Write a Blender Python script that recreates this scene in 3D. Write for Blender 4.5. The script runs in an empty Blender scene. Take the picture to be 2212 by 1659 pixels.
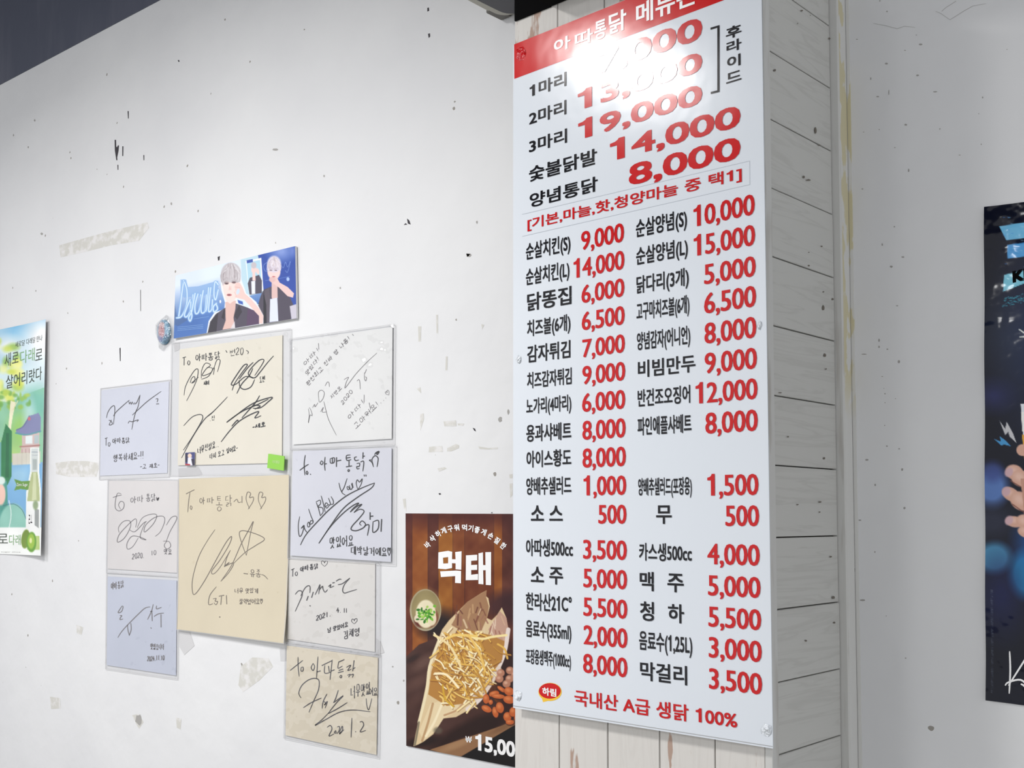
import bpy, math, random
import numpy as np
from mathutils import Vector, Matrix
from mathutils.geometry import tessellate_polygon

# ------------------------------------------------------------------ camera, world, lights, exposure
SC = bpy.context.scene
COL = SC.collection
F, CX, CY = 2386.5, 1106.0, 984.0            # focal length and principal point for a 2212 x 1659 frame
PITCH, YAW = math.radians(3.19), math.radians(42.42)
cd = bpy.data.cameras.new('camera')
cam = bpy.data.objects.new('camera', cd); COL.objects.link(cam)
cam.location = (0, 0, 1.5)
cam.rotation_euler = (math.pi/2 + PITCH, 0, YAW)
cd.sensor_width = 36; cd.lens = 36*F/2212; cd.shift_y = (CY - 829.5)/2212
cd.clip_start = 0.02
SC.camera = cam
RM = cam.rotation_euler.to_matrix()
RN = np.array(RM)
O = np.array([0, 0, 1.5])

def ray(x, y):
    x = np.asarray(x, float); y = np.asarray(y, float)
    v = np.stack([(x-CX)/F, (CY-y)/F, -np.ones_like(x)], -1)
    return v @ RN.T
def onY(x, y, Y):                               # point of the plane Y seen at a place of the photograph
    d = ray(x, y); t = (Y-O[1])/d[..., 1]
    return O + d*np.asarray(t)[..., None]
def onX(x, y, X):
    d = ray(x, y); t = (X-O[0])/d[..., 0]
    return O + d*np.asarray(t)[..., None]

B0 = 1.476                                      # pillar front
A0 = float(onY(1112, 1117, B0)[0])
A1 = float(onY(1662, 1117, B0)[0])
YP = float(onX(1811, 1117, A1)[1])              # where the side planks end
MX = float(onY(1828, 1117, YP)[0])              # moulding width
B1 = float(onX(1846, 1117, MX)[1])              # plane of the walls
ZC = 3.05

w = bpy.data.worlds.new('world'); SC.world = w; w.use_nodes = True
w.node_tree.nodes['Background'].inputs[0].default_value = (0.965, 0.975, 1.0, 1)
w.node_tree.nodes['Background'].inputs[1].default_value = 0.98

def area(name, loc, size, power, color=(1, 1, 1), rot=(0, 0, 0), sy=None, spread=180):
    l = bpy.data.lights.new(name, 'AREA'); l.size = size; l.energy = power; l.color = color
    l.spread = math.radians(spread)
    if sy: l.shape = 'RECTANGLE'; l.size_y = sy
    o = bpy.data.objects.new(name, l); COL.objects.link(o); o.location = loc; o.rotation_euler = rot
    return o
# the lamp whose reflection burns out the top of the menu banner: found by mirroring the view ray
hp = onY(1366, 150, B0); hd = ray(1366, 150); hd = hd*np.array([1, -1, 1]); tt = (ZC-0.06-hp[2])/hd[2]
LP = hp + hd*tt
area('overhead_light', tuple(LP), 0.30, 50, (1.0, 0.98, 0.96), (math.radians(0), math.radians(14), 0), 0.36)
area('overhead_light', (-3.9, -0.2, ZC-0.06), 0.5, 30, (1.0, 0.97, 0.99), (0, 0, 0))  # unseen light added as fill
area('overhead_light', (-2.2, -2.6, ZC-0.06), 0.6, 40, (1.0, 1.0, 1.0), (0, 0, 0))  # another added fill light, out of view behind the camera
SC.view_settings.view_transform = 'Standard'
try: SC.view_settings.look = 'None'
except Exception: pass
SC.view_settings.gamma = 1.0
SC.view_settings.use_curve_mapping = False
SC.view_settings.exposure = 0.13
SC.cycles.max_bounces = 8
SC.cycles.transparent_max_bounces = 16

# ------------------------------------------------------------------ materials
def lin(c):
    c = np.asarray(c, float)/255.0
    return np.where(c <= 0.04045, c/12.92, ((c+0.055)/1.055)**2.4)
def col4(c):
    l = lin(c); return (float(l[0]), float(l[1]), float(l[2]), 1)
def mat(name, c=(200, 200, 200), rough=0.6, spec=0.3, metal=0.0, bump=None, coat=0.0, coat_r=0.1, var=None, vcol=False):
    m = bpy.data.materials.new(name); m.use_nodes = True
    nt = m.node_tree; N = nt.nodes; L = nt.links; b = N['Principled BSDF']
    b.inputs['Base Color'].default_value = col4(c)
    b.inputs['Roughness'].default_value = rough
    b.inputs['Specular IOR Level'].default_value = spec
    b.inputs['Metallic'].default_value = metal
    b.inputs['Coat Weight'].default_value = coat
    b.inputs['Coat Roughness'].default_value = coat_r
    if vcol:
        a = N.new('ShaderNodeVertexColor'); a.layer_name = 'print'
        L.new(a.outputs[0], b.inputs['Base Color'])
    geo = None
    if var or bump:
        geo = N.new('ShaderNodeNewGeometry')
    if var:                                    # (second colour, scale vector, lo, hi)
        c2, sv, lo, hi = var
        mp = N.new('ShaderNodeMapping'); mp.inputs['Scale'].default_value = sv
        no = N.new('ShaderNodeTexNoise'); no.inputs['Scale'].default_value = 1; no.inputs['Detail'].default_value = 5
        r = N.new('ShaderNodeMapRange'); r.inputs[1].default_value = lo; r.inputs[2].default_value = hi
        mx = N.new('ShaderNodeMix'); mx.data_type = 'RGBA'
        mx.inputs[6].default_value = col4(c); mx.inputs[7].default_value = col4(c2)
        L.new(geo.outputs['Position'], mp.inputs[0]); L.new(mp.outputs[0], no.inputs[0]); L.new(no.outputs[0], r.inputs[0])
        L.new(r.outputs[0], mx.inputs[0]); L.new(mx.outputs[2], b.inputs['Base Color'])
    if bump:                                   # (scale, strength, distance)
        no = N.new('ShaderNodeTexNoise'); no.inputs['Scale'].default_value = bump[0]; no.inputs['Detail'].default_value = 3
        bp = N.new('ShaderNodeBump'); bp.inputs['Strength'].default_value = bump[1]; bp.inputs['Distance'].default_value = bump[2]
        L.new(geo.outputs['Position'], no.inputs[0]); L.new(no.outputs[0], bp.inputs['Height']); L.new(bp.outputs[0], b.inputs['Normal'])
        if coat: L.new(bp.outputs[0], b.inputs['Coat Normal'])
    return m

def wall_material(name, c, c2, spots):
    m = mat(name, c, 0.55, 0.25, bump=(9, 0.25, 0.02))
    nt = m.node_tree; N = nt.nodes; L = nt.links; b = N['Principled BSDF']
    geo = N.new('ShaderNodeNewGeometry')
    n1 = N.new('ShaderNodeTexNoise'); n1.inputs['Scale'].default_value = 2.2; n1.inputs['Detail'].default_value = 6
    r1 = N.new('ShaderNodeMapRange'); r1.inputs[1].default_value = 0.35; r1.inputs[2].default_value = 0.7
    m1 = N.new('ShaderNodeMix'); m1.data_type = 'RGBA'; m1.inputs[6].default_value = col4(c); m1.inputs[7].default_value = col4(c2)
    L.new(geo.outputs['Position'], n1.inputs[0]); L.new(n1.outputs[0], r1.inputs[0]); L.new(r1.outputs[0], m1.inputs[0])
    # small specks: sparse voronoi cells
    v = N.new('ShaderNodeTexVoronoi'); v.inputs['Scale'].default_value = 16
    lt = N.new('ShaderNodeMath'); lt.operation = 'LESS_THAN'
    nz = N.new('ShaderNodeTexNoise'); nz.inputs['Scale'].default_value = 90
    ml = N.new('ShaderNodeMath'); ml.operation = 'MULTIPLY_ADD'; ml.inputs[1].default_value = 0.16; ml.inputs[2].default_value = -0.02
    sp = N.new('ShaderNodeSeparateColor'); gt = N.new('ShaderNodeMath'); gt.operation = 'GREATER_THAN'; gt.inputs[1].default_value = spots
    mu = N.new('ShaderNodeMath'); mu.operation = 'MULTIPLY'
    m2 = N.new('ShaderNodeMix'); m2.data_type = 'RGBA'; m2.inputs[7].default_value = col4((150, 146, 140))
    L.new(geo.outputs['Position'], v.inputs[0]); L.new(geo.outputs['Position'], nz.inputs[0])
    L.new(nz.outputs[0], ml.inputs[0]); L.new(v.outputs['Distance'], lt.inputs[0]); L.new(ml.outputs[0], lt.inputs[1])
    L.new(v.outputs['Color'], sp.inputs[0]); L.new(sp.outputs[0], gt.inputs[0])
    L.new(lt.outputs[0], mu.inputs[0]); L.new(gt.outputs[0], mu.inputs[1]); L.new(mu.outputs[0], m2.inputs[0])
    L.new(m1.outputs[2], m2.inputs[6]); L.new(m2.outputs[2], b.inputs['Base Color'])
    return m

def film_material(name, tint=0.93, rough=0.07, scale=22, strength=0.5, mixf=0.075):
    m = bpy.data.materials.new(name); m.use_nodes = True
    nt = m.node_tree; N = nt.nodes; L = nt.links
    N.remove(N['Principled BSDF']); out = N['Material Output']
    tr = N.new('ShaderNodeBsdfTransparent'); tr.inputs[0].default_value = (tint, tint, tint*1.005, 1)
    gl = N.new('ShaderNodeBsdfGlossy'); gl.inputs['Roughness'].default_value = rough
    geo = N.new('ShaderNodeNewGeometry'); no = N.new('ShaderNodeTexNoise')
    no.inputs['Scale'].default_value = scale; no.inputs['Detail'].default_value = 1.5
    bp = N.new('ShaderNodeBump'); bp.inputs['Strength'].default_value = strength; bp.inputs['Distance'].default_value = 0.02
    mx = N.new('ShaderNodeMixShader'); mx.inputs[0].default_value = mixf
    L.new(geo.outputs['Position'], no.inputs[0]); L.new(no.outputs[0], bp.inputs['Height']); L.new(bp.outputs[0], gl.inputs['Normal'])
    L.new(tr.outputs[0], mx.inputs[1]); L.new(gl.outputs[0], mx.inputs[2]); L.new(mx.outputs[0], out.inputs[0])
    return m

M = {}
M['wall'] = wall_material('painted_wall', (225, 226, 227), (218, 219, 221), 0.72)
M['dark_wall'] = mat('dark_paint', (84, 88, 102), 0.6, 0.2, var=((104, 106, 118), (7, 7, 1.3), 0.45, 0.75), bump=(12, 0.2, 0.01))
M['pillar_core'] = mat('pillar_core', (60, 55, 50), 0.9, 0.1)
M['ceiling'] = mat('ceiling_paint', (90, 92, 100), 0.8, 0.2)
M['floor'] = mat('floor_tile', (150, 148, 142), 0.5, 0.3)
M['black'] = mat('black_panel', (7, 7, 8), 0.9, 0.08)
M['ink'] = mat('ink', (42, 42, 46), 0.5, 0.3)
M['ink_soft'] = mat('soft_ink', (128, 125, 128), 0.6, 0.2)
M['ink_mid'] = mat('grey_ink', (84, 82, 86), 0.6, 0.2)
M['pencil'] = mat('pencil_ink', (122, 112, 100), 0.6, 0.2)
M['film'] = film_material('clear_sleeve')
M['wrapper'] = film_material('clear_wrapper', 0.93, 0.1, 60, 0.9, 0.25)

def plank_material(name, base, c2, grain_axis, chips=None):
    m = mat(name, base, 0.65, 0.2)
    nt = m.node_tree; N = nt.nodes; L = nt.links; b = N['Principled BSDF']
    geo = N.new('ShaderNodeNewGeometry')
    mp = N.new('ShaderNodeMapping'); mp.inputs['Scale'].default_value = (2.0, 2.0, 2.0)
    sc = [40, 40, 40]; sc[grain_axis] = 3.0; mp.inputs['Scale'].default_value = sc
    no = N.new('ShaderNodeTexNoise'); no.inputs['Scale'].default_value = 1.0; no.inputs['Detail'].default_value = 8; no.inputs['Distortion'].default_value = 1.2
    wv = N.new('ShaderNodeMapRange'); wv.inputs[1].default_value = 0.42; wv.inputs[2].default_value = 0.47
    wv2 = N.new('ShaderNodeMapRange'); wv2.inputs[1].default_value = 0.52; wv2.inputs[2].default_value = 0.47
    mi = N.new('ShaderNodeMath'); mi.operation = 'MULTIPLY'
    L.new(geo.outputs['Position'], mp.inputs[0]); L.new(mp.outputs[0], no.inputs[0])
    L.new(no.outputs[0], wv.inputs[0]); L.new(no.outputs[0], wv2.inputs[0]); L.new(wv.outputs[0], mi.inputs[0]); L.new(wv2.outputs[0], mi.inputs[1])
    sft = N.new('ShaderNodeMath'); sft.operation = 'MULTIPLY'; sft.inputs[1].default_value = 0.16; L.new(mi.outputs[0], sft.inputs[0])
    mx = N.new('ShaderNodeMix'); mx.data_type = 'RGBA'; mx.inputs[6].default_value = col4(base); mx.inputs[7].default_value = col4(c2)
    L.new(sft.outputs[0], mx.inputs[0]); last = mx.outputs[2]
    if chips:
        mp2 = N.new('ShaderNodeMapping'); s2 = [46, 46, 46]; s2[grain_axis] = 9; mp2.inputs['Scale'].default_value = s2
        n2 = N.new('ShaderNodeTexNoise'); n2.inputs['Scale'].default_value = 1.0; n2.inputs['Detail'].default_value = 7
        n3 = N.new('ShaderNodeTexNoise'); n3.inputs['Scale'].default_value = 7.0
        ad = N.new('ShaderNodeMath'); ad.operation = 'ADD'; L.new(n2.outputs[0], ad.inputs[0]); L.new(n3.outputs[0], ad.inputs[1])
        r2 = N.new('ShaderNodeMapRange'); r2.inputs[1].default_value = 1.11; r2.inputs[2].default_value = 1.15
        L.new(geo.outputs['Position'], mp2.inputs[0]); L.new(mp2.outputs[0], n2.inputs[0]); L.new(geo.outputs['Position'], n3.inputs[0])
        L.new(ad.outputs[0], r2.inputs[0])
        m3 = N.new('ShaderNodeMix'); m3.data_type = 'RGBA'; m3.inputs[7].default_value = col4(chips)
        L.new(r2.outputs[0], m3.inputs[0]); L.new(last, m3.inputs[6]); last = m3.outputs[2]
    L.new(last, b.inputs['Base Color'])
    bp = N.new('ShaderNodeBump'); bp.inputs['Strength'].default_value = 0.35; bp.inputs['Distance'].default_value = 0.004
    L.new(no.outputs[0], bp.inputs['Height']); L.new(bp.outputs[0], b.inputs['Normal'])
    return m
M['plank_front'] = plank_material('whitewashed_plank', (214, 211, 206), (190, 184, 178), 2, (176, 152, 138))
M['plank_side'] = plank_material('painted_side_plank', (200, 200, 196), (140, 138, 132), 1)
M['mould'] = mat('moulding_paint', (205, 205, 202), 0.6, 0.2, var=((178, 174, 168), (60, 60, 6), 0.55, 0.75))
M['mould_peel'] = mat('moulding_peeled', (214, 214, 211), 0.6, 0.2, var=((206, 199, 168), (40, 40, 14), 0.50, 0.53))

_nt = M['mould_peel'].node_tree
_g = _nt.nodes.new('ShaderNodeNewGeometry'); _x = _nt.nodes.new('ShaderNodeSeparateXYZ'); _r = _nt.nodes.new('ShaderNodeMapRange'); _m = _nt.nodes.new('ShaderNodeMath'); _m.operation = 'MULTIPLY'
_r.inputs[1].default_value = 1.66; _r.inputs[2].default_value = 1.74
_mix = [n for n in _nt.nodes if n.bl_idname == 'ShaderNodeMix'][0]; _src = _mix.inputs[0].links[0].from_socket
_nt.links.new(_g.outputs['Position'], _x.inputs[0]); _nt.links.new(_x.outputs[2], _r.inputs[0]); _nt.links.new(_r.outputs[0], _m.inputs[0]); _nt.links.new(_src, _m.inputs[1]); _nt.links.new(_m.outputs[0], _mix.inputs[0])

# ------------------------------------------------------------------ object helpers
def tag(o, label=None, cat=None, group=None, kind=None):
    if label: o['label'] = label
    if cat: o['category'] = cat
    if group: o['group'] = group
    if kind: o['kind'] = kind
    return o
def mesh_obj(name, V, Fc, m, parent=None, origin=None, smooth=False, mats=None, fm=None):
    V = np.asarray(V, float)
    wo = np.array(parent['_o']) if parent is not None else (np.array(origin) if origin is not None else V.mean(0))
    me = bpy.data.meshes.new(name)
    me.from_pydata((V-wo).tolist(), [], Fc); me.update()
    me.materials.append(m)
    if mats:
        for x in mats: me.materials.append(x)
        for p, k in zip(me.polygons, fm): p.material_index = k
    if smooth: me.polygons.foreach_set('use_smooth', [True]*len(me.polygons))
    o = bpy.data.objects.new(name, me); COL.objects.link(o)
    if parent is None: o.location = wo; o['_o'] = [float(a) for a in wo]
    else: o.parent = parent; o['_o'] = [float(a) for a in wo]
    return o
def empty(name, loc):
    o = bpy.data.objects.new(name, None); COL.objects.link(o); o.location = loc; o.empty_display_size = 0.05
    o['_o'] = [float(a) for a in loc]; return o
def box_data(x0, x1, y0, y1, z0, z1, bev=0.0):
    if bev <= 0:
        V = [(x, y, z) for x in (x0, x1) for y in (y0, y1) for z in (z0, z1)]
        Fc = [(0, 1, 3, 2), (4, 6, 7, 5), (0, 4, 5, 1), (2, 3, 7, 6), (0, 2, 6, 4), (1, 5, 7, 3)]
        return V, Fc
    import bmesh
    bm = bmesh.new(); bmesh.ops.create_cube(bm, size=1)
    bmesh.ops.scale(bm, vec=(x1-x0, y1-y0, z1-z0), verts=bm.verts)
    bmesh.ops.translate(bm, vec=((x0+x1)/2, (y0+y1)/2, (z0+z1)/2), verts=bm.verts)
    bmesh.ops.bevel(bm, geom=list(bm.edges), offset=bev, segments=1, affect='EDGES')
    bm.verts.index_update()
    V = [tuple(v.co) for v in bm.verts]; Fc = [tuple(v.index for v in f.verts) for f in bm.faces]; bm.free()
    return V, Fc
def box(name, x0, x1, y0, y1, z0, z1, m, parent=None, bev=0.0, origin=None):
    V, Fc = box_data(x0, x1, y0, y1, z0, z1, bev)
    return mesh_obj(name, V, Fc, m, parent, origin)

class Sheet:
    """A thin sheet hung on the plane Y=plane: four photo corners TL, TR, BR, BL and a lift in metres."""
    def __init__(s, c, plane, off=0.004, lift=None):
        s.c = [np.array(p, float) for p in c]; s.plane = plane; s.off = off; s.lift = lift
    def st(s, x, y):
        x = np.asarray(x, float); y = np.asarray(y, float)
        TL, TR, BR, BL = s.c; u = np.full(np.shape(x), 0.5); v = np.full(np.shape(x), 0.5)
        for _ in range(6):
            yt = TL[1]+(TR[1]-TL[1])*u; yb = BL[1]+(BR[1]-BL[1])*u; v = (y-yt)/(yb-yt)
            xl = TL[0]+(BL[0]-TL[0])*v; xr = TR[0]+(BR[0]-TR[0])*v; u = (x-xl)/(xr-xl)
        return u, v
    def pt(s, x, y, extra=0.0):
        # the print stays at its place on the flat sheet; the lift then bends the sheet away from the wall
        o = s.off + extra
        P = onY(x, y, s.plane - o)
        if s.lift:
            u, v = s.st(x, y)
            P = P.copy(); P[..., 1] -= s.lift(np.clip(u, 0, 1), np.clip(v, 0, 1))
        return P
    def grid(s, nu, nv, pad=(0, 0, 0, 0)):
        TL, TR, BR, BL = s.c
        U, Vv = np.meshgrid(np.linspace(0, 1, nu+1), np.linspace(0, 1, nv+1))
        X = (TL[0]*(1-U)+TR[0]*U)*(1-Vv) + (BL[0]*(1-U)+BR[0]*U)*Vv
        Y = (TL[1]*(1-U)+TR[1]*U)*(1-Vv) + (BL[1]*(1-U)+BR[1]*U)*Vv
        return X, Y
    def build(s, name, m, parent=None, nu=12, nv=12, th=0.001, paint=None, extra=0.0, smooth=True, closed=True):
        X, Y = s.grid(nu, nv); P = s.pt(X, Y, extra).reshape(-1, 3); n = len(P)
        idx = np.arange(n).reshape(nv+1, nu+1)
        a = idx[:-1, :-1].ravel(); b = idx[:-1, 1:].ravel(); c = idx[1:, 1:].ravel(); d = idx[1:, :-1].ravel()
        Fc = np.stack([a, d, c, b], 1).tolist()
        V = P
        if closed:
            fv = n
            ring = list(idx[0, :]) + list(idx[1:, -1]) + list(idx[-1, -2::-1]) + list(idx[-2:0:-1, 0])
            Bk = P[ring] + np.array([0, th, 0]); k = len(ring)
            if s.lift: back = P + np.array([0, th, 0])
            else: back = Bk
            V = np.concatenate([P, P[ring], Bk, back])
            for i in range(k):
                j = (i+1) % k; Fc.append([n+i, n+j, n+k+j, n+k+i])
            m0 = n+2*k
            if s.lift: Fc += (np.stack([a, b, c, d], 1)+m0).tolist()
            else: Fc.append(list(range(m0, m0+k)))
        o = mesh_obj(name, V, Fc, m, parent)
        if smooth:
            fl = [True]*(nu*nv) + [False]*(len(Fc)-nu*nv); o.data.polygons.foreach_set('use_smooth', fl)
        if paint is not None:
            C = Canvas(X, Y); paint(C)
            cc = np.ones((len(V), 4)); cc[:n, :3] = lin(np.clip(C.c, 0, 255).reshape(-1, 3))
            if closed: cc[n:, :3] = 0.7
            at = o.data.color_attributes.new('print', 'FLOAT_COLOR', 'POINT')
            at.data.foreach_set('color', cc.astype(np.float32).ravel())
        return o

class Canvas:
    """Flat print computed per grid point of a sheet (colours in sRGB 0-255)."""
    def __init__(s, X, Y):
        s.X0, s.Y0 = X, Y; s.X, s.Y = X, Y; s.c = np.zeros(X.shape+(3,)) + 255.0; s.k = 1.0
    def frame(s, k, ox, oy):                    # work in the coordinates of an enlarged crop
        s.k = k; s.X = (s.X0-ox)*k; s.Y = (s.Y0-oy)*k
    def put(s, a, c):
        a = np.clip(a, 0, 1)[..., None]; s.c = s.c*(1-a) + np.array(c, float)*a
    def win(s, x0, x1, y0, y1):
        m = (s.X > x0) & (s.X < x1) & (s.Y > y0) & (s.Y < y1)
        r = np.flatnonzero(m.any(1)); q = np.flatnonzero(m.any(0))
        if len(r) == 0: return None
        return slice(r[0], r[-1]+1), slice(q[0], q[-1]+1)
    def putw(s, w, a, c):
        a = np.clip(a, 0, 1)[..., None]; s.c[w] = s.c[w]*(1-a) + np.array(c, float)*a
    def ell(s, cx, cy, rx, ry, c, soft=0.1, ang=0, al=1.0):
        R = max(rx, ry)*(1+soft)+s.k; w = s.win(cx-R, cx+R, cy-R, cy+R)
        if w is None: return
        t = math.radians(ang); dx = s.X[w]-cx; dy = s.Y[w]-cy
        u = dx*math.cos(t)+dy*math.sin(t); v = -dx*math.sin(t)+dy*math.cos(t)
        d = np.sqrt((u/rx)**2+(v/ry)**2); s.putw(w, al*np.clip((1+soft-d)/max(2*soft, 1e-3), 0, 1), c)
    def poly(s, pts, c, al=1.0):
        q = np.array(pts, float); w = s.win(q[:, 0].min()-s.k, q[:, 0].max()+s.k, q[:, 1].min()-s.k, q[:, 1].max()+s.k)
        if w is None: return
        X, Y = s.X[w], s.Y[w]; ins = np.zeros(X.shape, bool); n = len(pts); dm = np.full(X.shape, 1e9)
        for i in range(n):
            x0, y0 = pts[i]; x1, y1 = pts[(i+1) % n]
            if y0 != y1:
                cnd = ((y0 > Y) != (y1 > Y)) & (X < (x1-x0)*(Y-y0)/(y1-y0)+x0); ins ^= cnd
            L2 = (x1-x0)**2+(y1-y0)**2+1e-9; t = np.clip(((X-x0)*(x1-x0)+(Y-y0)*(y1-y0))/L2, 0, 1)
            dm = np.minimum(dm, np.hypot(X-x0-t*(x1-x0), Y-y0-t*(y1-y0)))
        sd = np.where(ins, dm, -dm)/s.k; s.putw(w, al*np.clip(sd+0.5, 0, 1), c)
    def line(s, pts, wd, c, al=1.0):
        pts = smooth(pts, 4) if len(pts) > 2 else pts
        q = np.array(pts, float); R = wd/2+s.k; w = s.win(q[:, 0].min()-R, q[:, 0].max()+R, q[:, 1].min()-R, q[:, 1].max()+R)
        if w is None: return
        X, Y = s.X[w], s.Y[w]; dm = np.full(X.shape, 1e9)
        for (x0, y0), (x1, y1) in zip(pts[:-1], pts[1:]):
            L2 = (x1-x0)**2+(y1-y0)**2+1e-9; t = np.clip(((X-x0)*(x1-x0)+(Y-y0)*(y1-y0))/L2, 0, 1)
            dm = np.minimum(dm, np.hypot(X-x0-t*(x1-x0), Y-y0-t*(y1-y0)))
        s.putw(w, al*np.clip((wd/2-dm)/s.k+0.5, 0, 1), c)
    def noise(s, amp, fx, fy, seed=0):
        r = np.random.RandomState(seed); n = np.zeros(s.X.shape)
        for _ in range(7):
            a, b, p = r.uniform(-1, 1)*fx, r.uniform(-1, 1)*fy, r.uniform(0, 6.28)
            n += np.sin(s.X*a+s.Y*b+p + 1.5*np.sin(s.X*b*0.7-s.Y*a*0.7+p*2))
        s.c = s.c + amp*(n/3)[..., None]

def smooth(pts, n=6):
    p = [np.array(q, float) for q in pts]; out = []
    for i in range(len(p)-1):
        p0 = p[max(i-1, 0)]; p1 = p[i]; p2 = p[i+1]; p3 = p[min(i+2, len(p)-1)]
        for k in range(n):
            t = k/n
            out.append(0.5*((2*p1)+(-p0+p2)*t+(2*p0-5*p1+4*p2-p3)*t*t+(-p0+3*p1-3*p2+p3)*t**3))
    out.append(p[-1]); return [tuple(q) for q in out]

# ------------------------------------------------------------------ ink: ribbons and handwritten Hangul
def ribbon(pts, wd, taper=True):
    p = np.array(pts, float); n = len(p)
    if n < 2: return [], []
    t = np.gradient(p, axis=0); L = np.hypot(t[:, 0], t[:, 1])+1e-9; nx = -t[:, 1]/L; ny = t[:, 0]/L
    w_ = np.full(n, wd/2.0)
    if taper and n > 3:
        s = np.linspace(0, 1, n); w_ *= 0.55+0.45*np.sin(np.pi*np.clip(s, 0.0, 1))**0.5
    a = np.stack([p[:, 0]+nx*w_, p[:, 1]+ny*w_], 1); b = np.stack([p[:, 0]-nx*w_, p[:, 1]-ny*w_], 1)
    V = np.concatenate([a, b]); Fc = [(i, i+1, n+i+1, n+i) for i in range(n-1)]
    return V, Fc
class Ink:
    def __init__(s, k=1.0, ox=0, oy=0, seed=1):
        s.k, s.ox, s.oy = k, ox, oy; s.V = []; s.F = []; s.n = 0; s.note = None; s.r = random.Random(seed)
    def raw(s, V, Fc):
        for v in V: s.V.append((s.ox+v[0]/s.k, s.oy+v[1]/s.k))
        for f in Fc: s.F.append(tuple(i+s.n for i in f))
        s.n += len(V)
    def st(s, pts, wd=2.0, curve=True):         # width in photo pixels
        q = smooth(pts, 5) if (curve and len(pts) > 2) else pts
        V, Fc = ribbon(q, wd*s.k); s.raw(V, Fc)
    def build(s, name, sheet, m, parent, extra=0.0004):
        V = np.array(s.V); P = sheet.pt(V[:, 0], V[:, 1], extra)
        return mesh_obj(name, P, s.F, m, parent)
    def write(s, text, x0, y0, x1, y1, h, wd=1.5, up=None, fill=0.85, jit=0.05):
        """text from (x0,y0) to (x1,y1) along the foot of the letters; h is letter height (crop units)"""
        units = [0.45 if c in ' .,!-~:"' else (0.62 if ord(c) < 0x3000 else 1.0) for c in text]
        T = sum(units); dx, dy = (x1-x0)/T, (y1-y0)/T
        if up is None: up = (0, -h)
        if s.note is not None:
            s.note.write(text, x0, y0, x1, y1, h, wd, up, fill, jit); return
        q = 0.0
        for c, un in zip(text, units):
            if c != ' ':
                ox, oy = x0+dx*q, y0+dy*q; jx = s.r.uniform(-jit, jit); jy = s.r.uniform(-jit, jit)*1.2
                for strokes in glyph(c):
                    pts = []
                    for (a, b) in strokes:
                        a2 = (a*fill+0.08)*un; b2 = 1-b
                        a2 += s.r.uniform(-1, 1)*jit*0.35*un; b2 += s.r.uniform(-1, 1)*jit*0.35+jy
                        pts.append((ox+dx*(a2)+up[0]*b2+jx*dx, oy+dy*(a2)+up[1]*b2))
                    s.st(pts, wd, curve=len(pts) > 4)
            q += un
def circ(cx=0.5, cy=0.5, rx=0.4, ry=0.4, n=9):
    return [(cx+rx*math.sin(i*2*math.pi/(n-1)), cy-ry*math.cos(i*2*math.pi/(n-1))) for i in range(n)]
J = {'ㄱ': [[(.1, .15), (.85, .1), (.75, .9)]], 'ㄴ': [[(.15, .1), (.15, .85), (.9, .8)]], 'ㄷ': [[(.85, .15), (.15, .15), (.15, .85), (.9, .85)]],
     'ㄹ': [[(.1, .1), (.85, .1), (.85, .45), (.15, .5), (.15, .9), (.9, .85)]], 'ㅁ': [[(.15, .1), (.15, .9), (.85, .9), (.85, .1), (.15, .1)]],
     'ㅂ': [[(.15, .05), (.15, .9), (.85, .9), (.85, .05)], [(.15, .5), (.85, .5)]], 'ㅅ': [[(.55, .05), (.35, .55), (.05, .95)], [(.45, .4), (.9, .95)]],
     'ㅇ': [circ()], 'ㅈ': [[(.1, .12), (.85, .12), (.5, .5), (.08, .95)], [(.5, .5), (.9, .92)]],
     'ㅊ': [[(.35, 0), (.65, 0)], [(.1, .25), (.85, .25), (.5, .55), (.08, .95)], [(.5, .55), (.9, .92)]],
     'ㅋ': [[(.1, .12), (.85, .12), (.75, .95)], [(.15, .5), (.8, .45)]], 'ㅌ': [[(.85, .1), (.15, .1), (.15, .9), (.9, .9)], [(.15, .5), (.8, .5)]],
     'ㅍ': [[(.1, .12), (.9, .12)], [(.05, .88), (.95, .85)], [(.35, .12), (.38, .88)], [(.65, .12), (.62, .88)]],
     'ㅎ': [[(.4, 0), (.6, 0)], [(.1, .25), (.9, .25)], circ(.5, .68, .3, .28)]}
def half(a, b):
    return [[(x*0.46, y) for x, y in s] for s in J[a]] + [[(0.54+x*0.46, y) for x, y in s] for s in J[b]]
for k, (a, b) in {'ㄲ': 'ㄱㄱ', 'ㄸ': 'ㄷㄷ', 'ㅃ': 'ㅂㅂ', 'ㅆ': 'ㅅㅅ', 'ㅉ': 'ㅈㅈ', 'ㄺ': 'ㄹㄱ', 'ㅄ': 'ㅂㅅ', 'ㄶ': 'ㄴㅎ', 'ㅀ': 'ㄹㅎ'}.items(): J[k] = half(a, b)
LEADS = 'ㄱㄲㄴㄷㄸㄹㅁㅂㅃㅅㅆㅇㅈㅉㅊㅋㅌㅍㅎ'
TAILS = ['', 'ㄱ', 'ㄲ', 'ㄱ', 'ㄴ', 'ㄴ', 'ㄶ', 'ㄷ', 'ㄹ', 'ㄺ', 'ㄹ', 'ㄹ', 'ㄹ', 'ㄹ', 'ㄹ', 'ㅀ', 'ㅁ', 'ㅂ', 'ㅄ', 'ㅅ', 'ㅆ', 'ㅇ', 'ㅈ', 'ㅊ', 'ㅋ', 'ㅌ', 'ㅍ', 'ㅎ']
VO = ['ㅏ', 'ㅐ', 'ㅑ', 'ㅒ', 'ㅓ', 'ㅔ', 'ㅕ', 'ㅖ', 'ㅗ', 'ㅘ', 'ㅙ', 'ㅚ', 'ㅛ', 'ㅜ', 'ㅝ', 'ㅞ', 'ㅟ', 'ㅠ', 'ㅡ', 'ㅢ', 'ㅣ']
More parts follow.
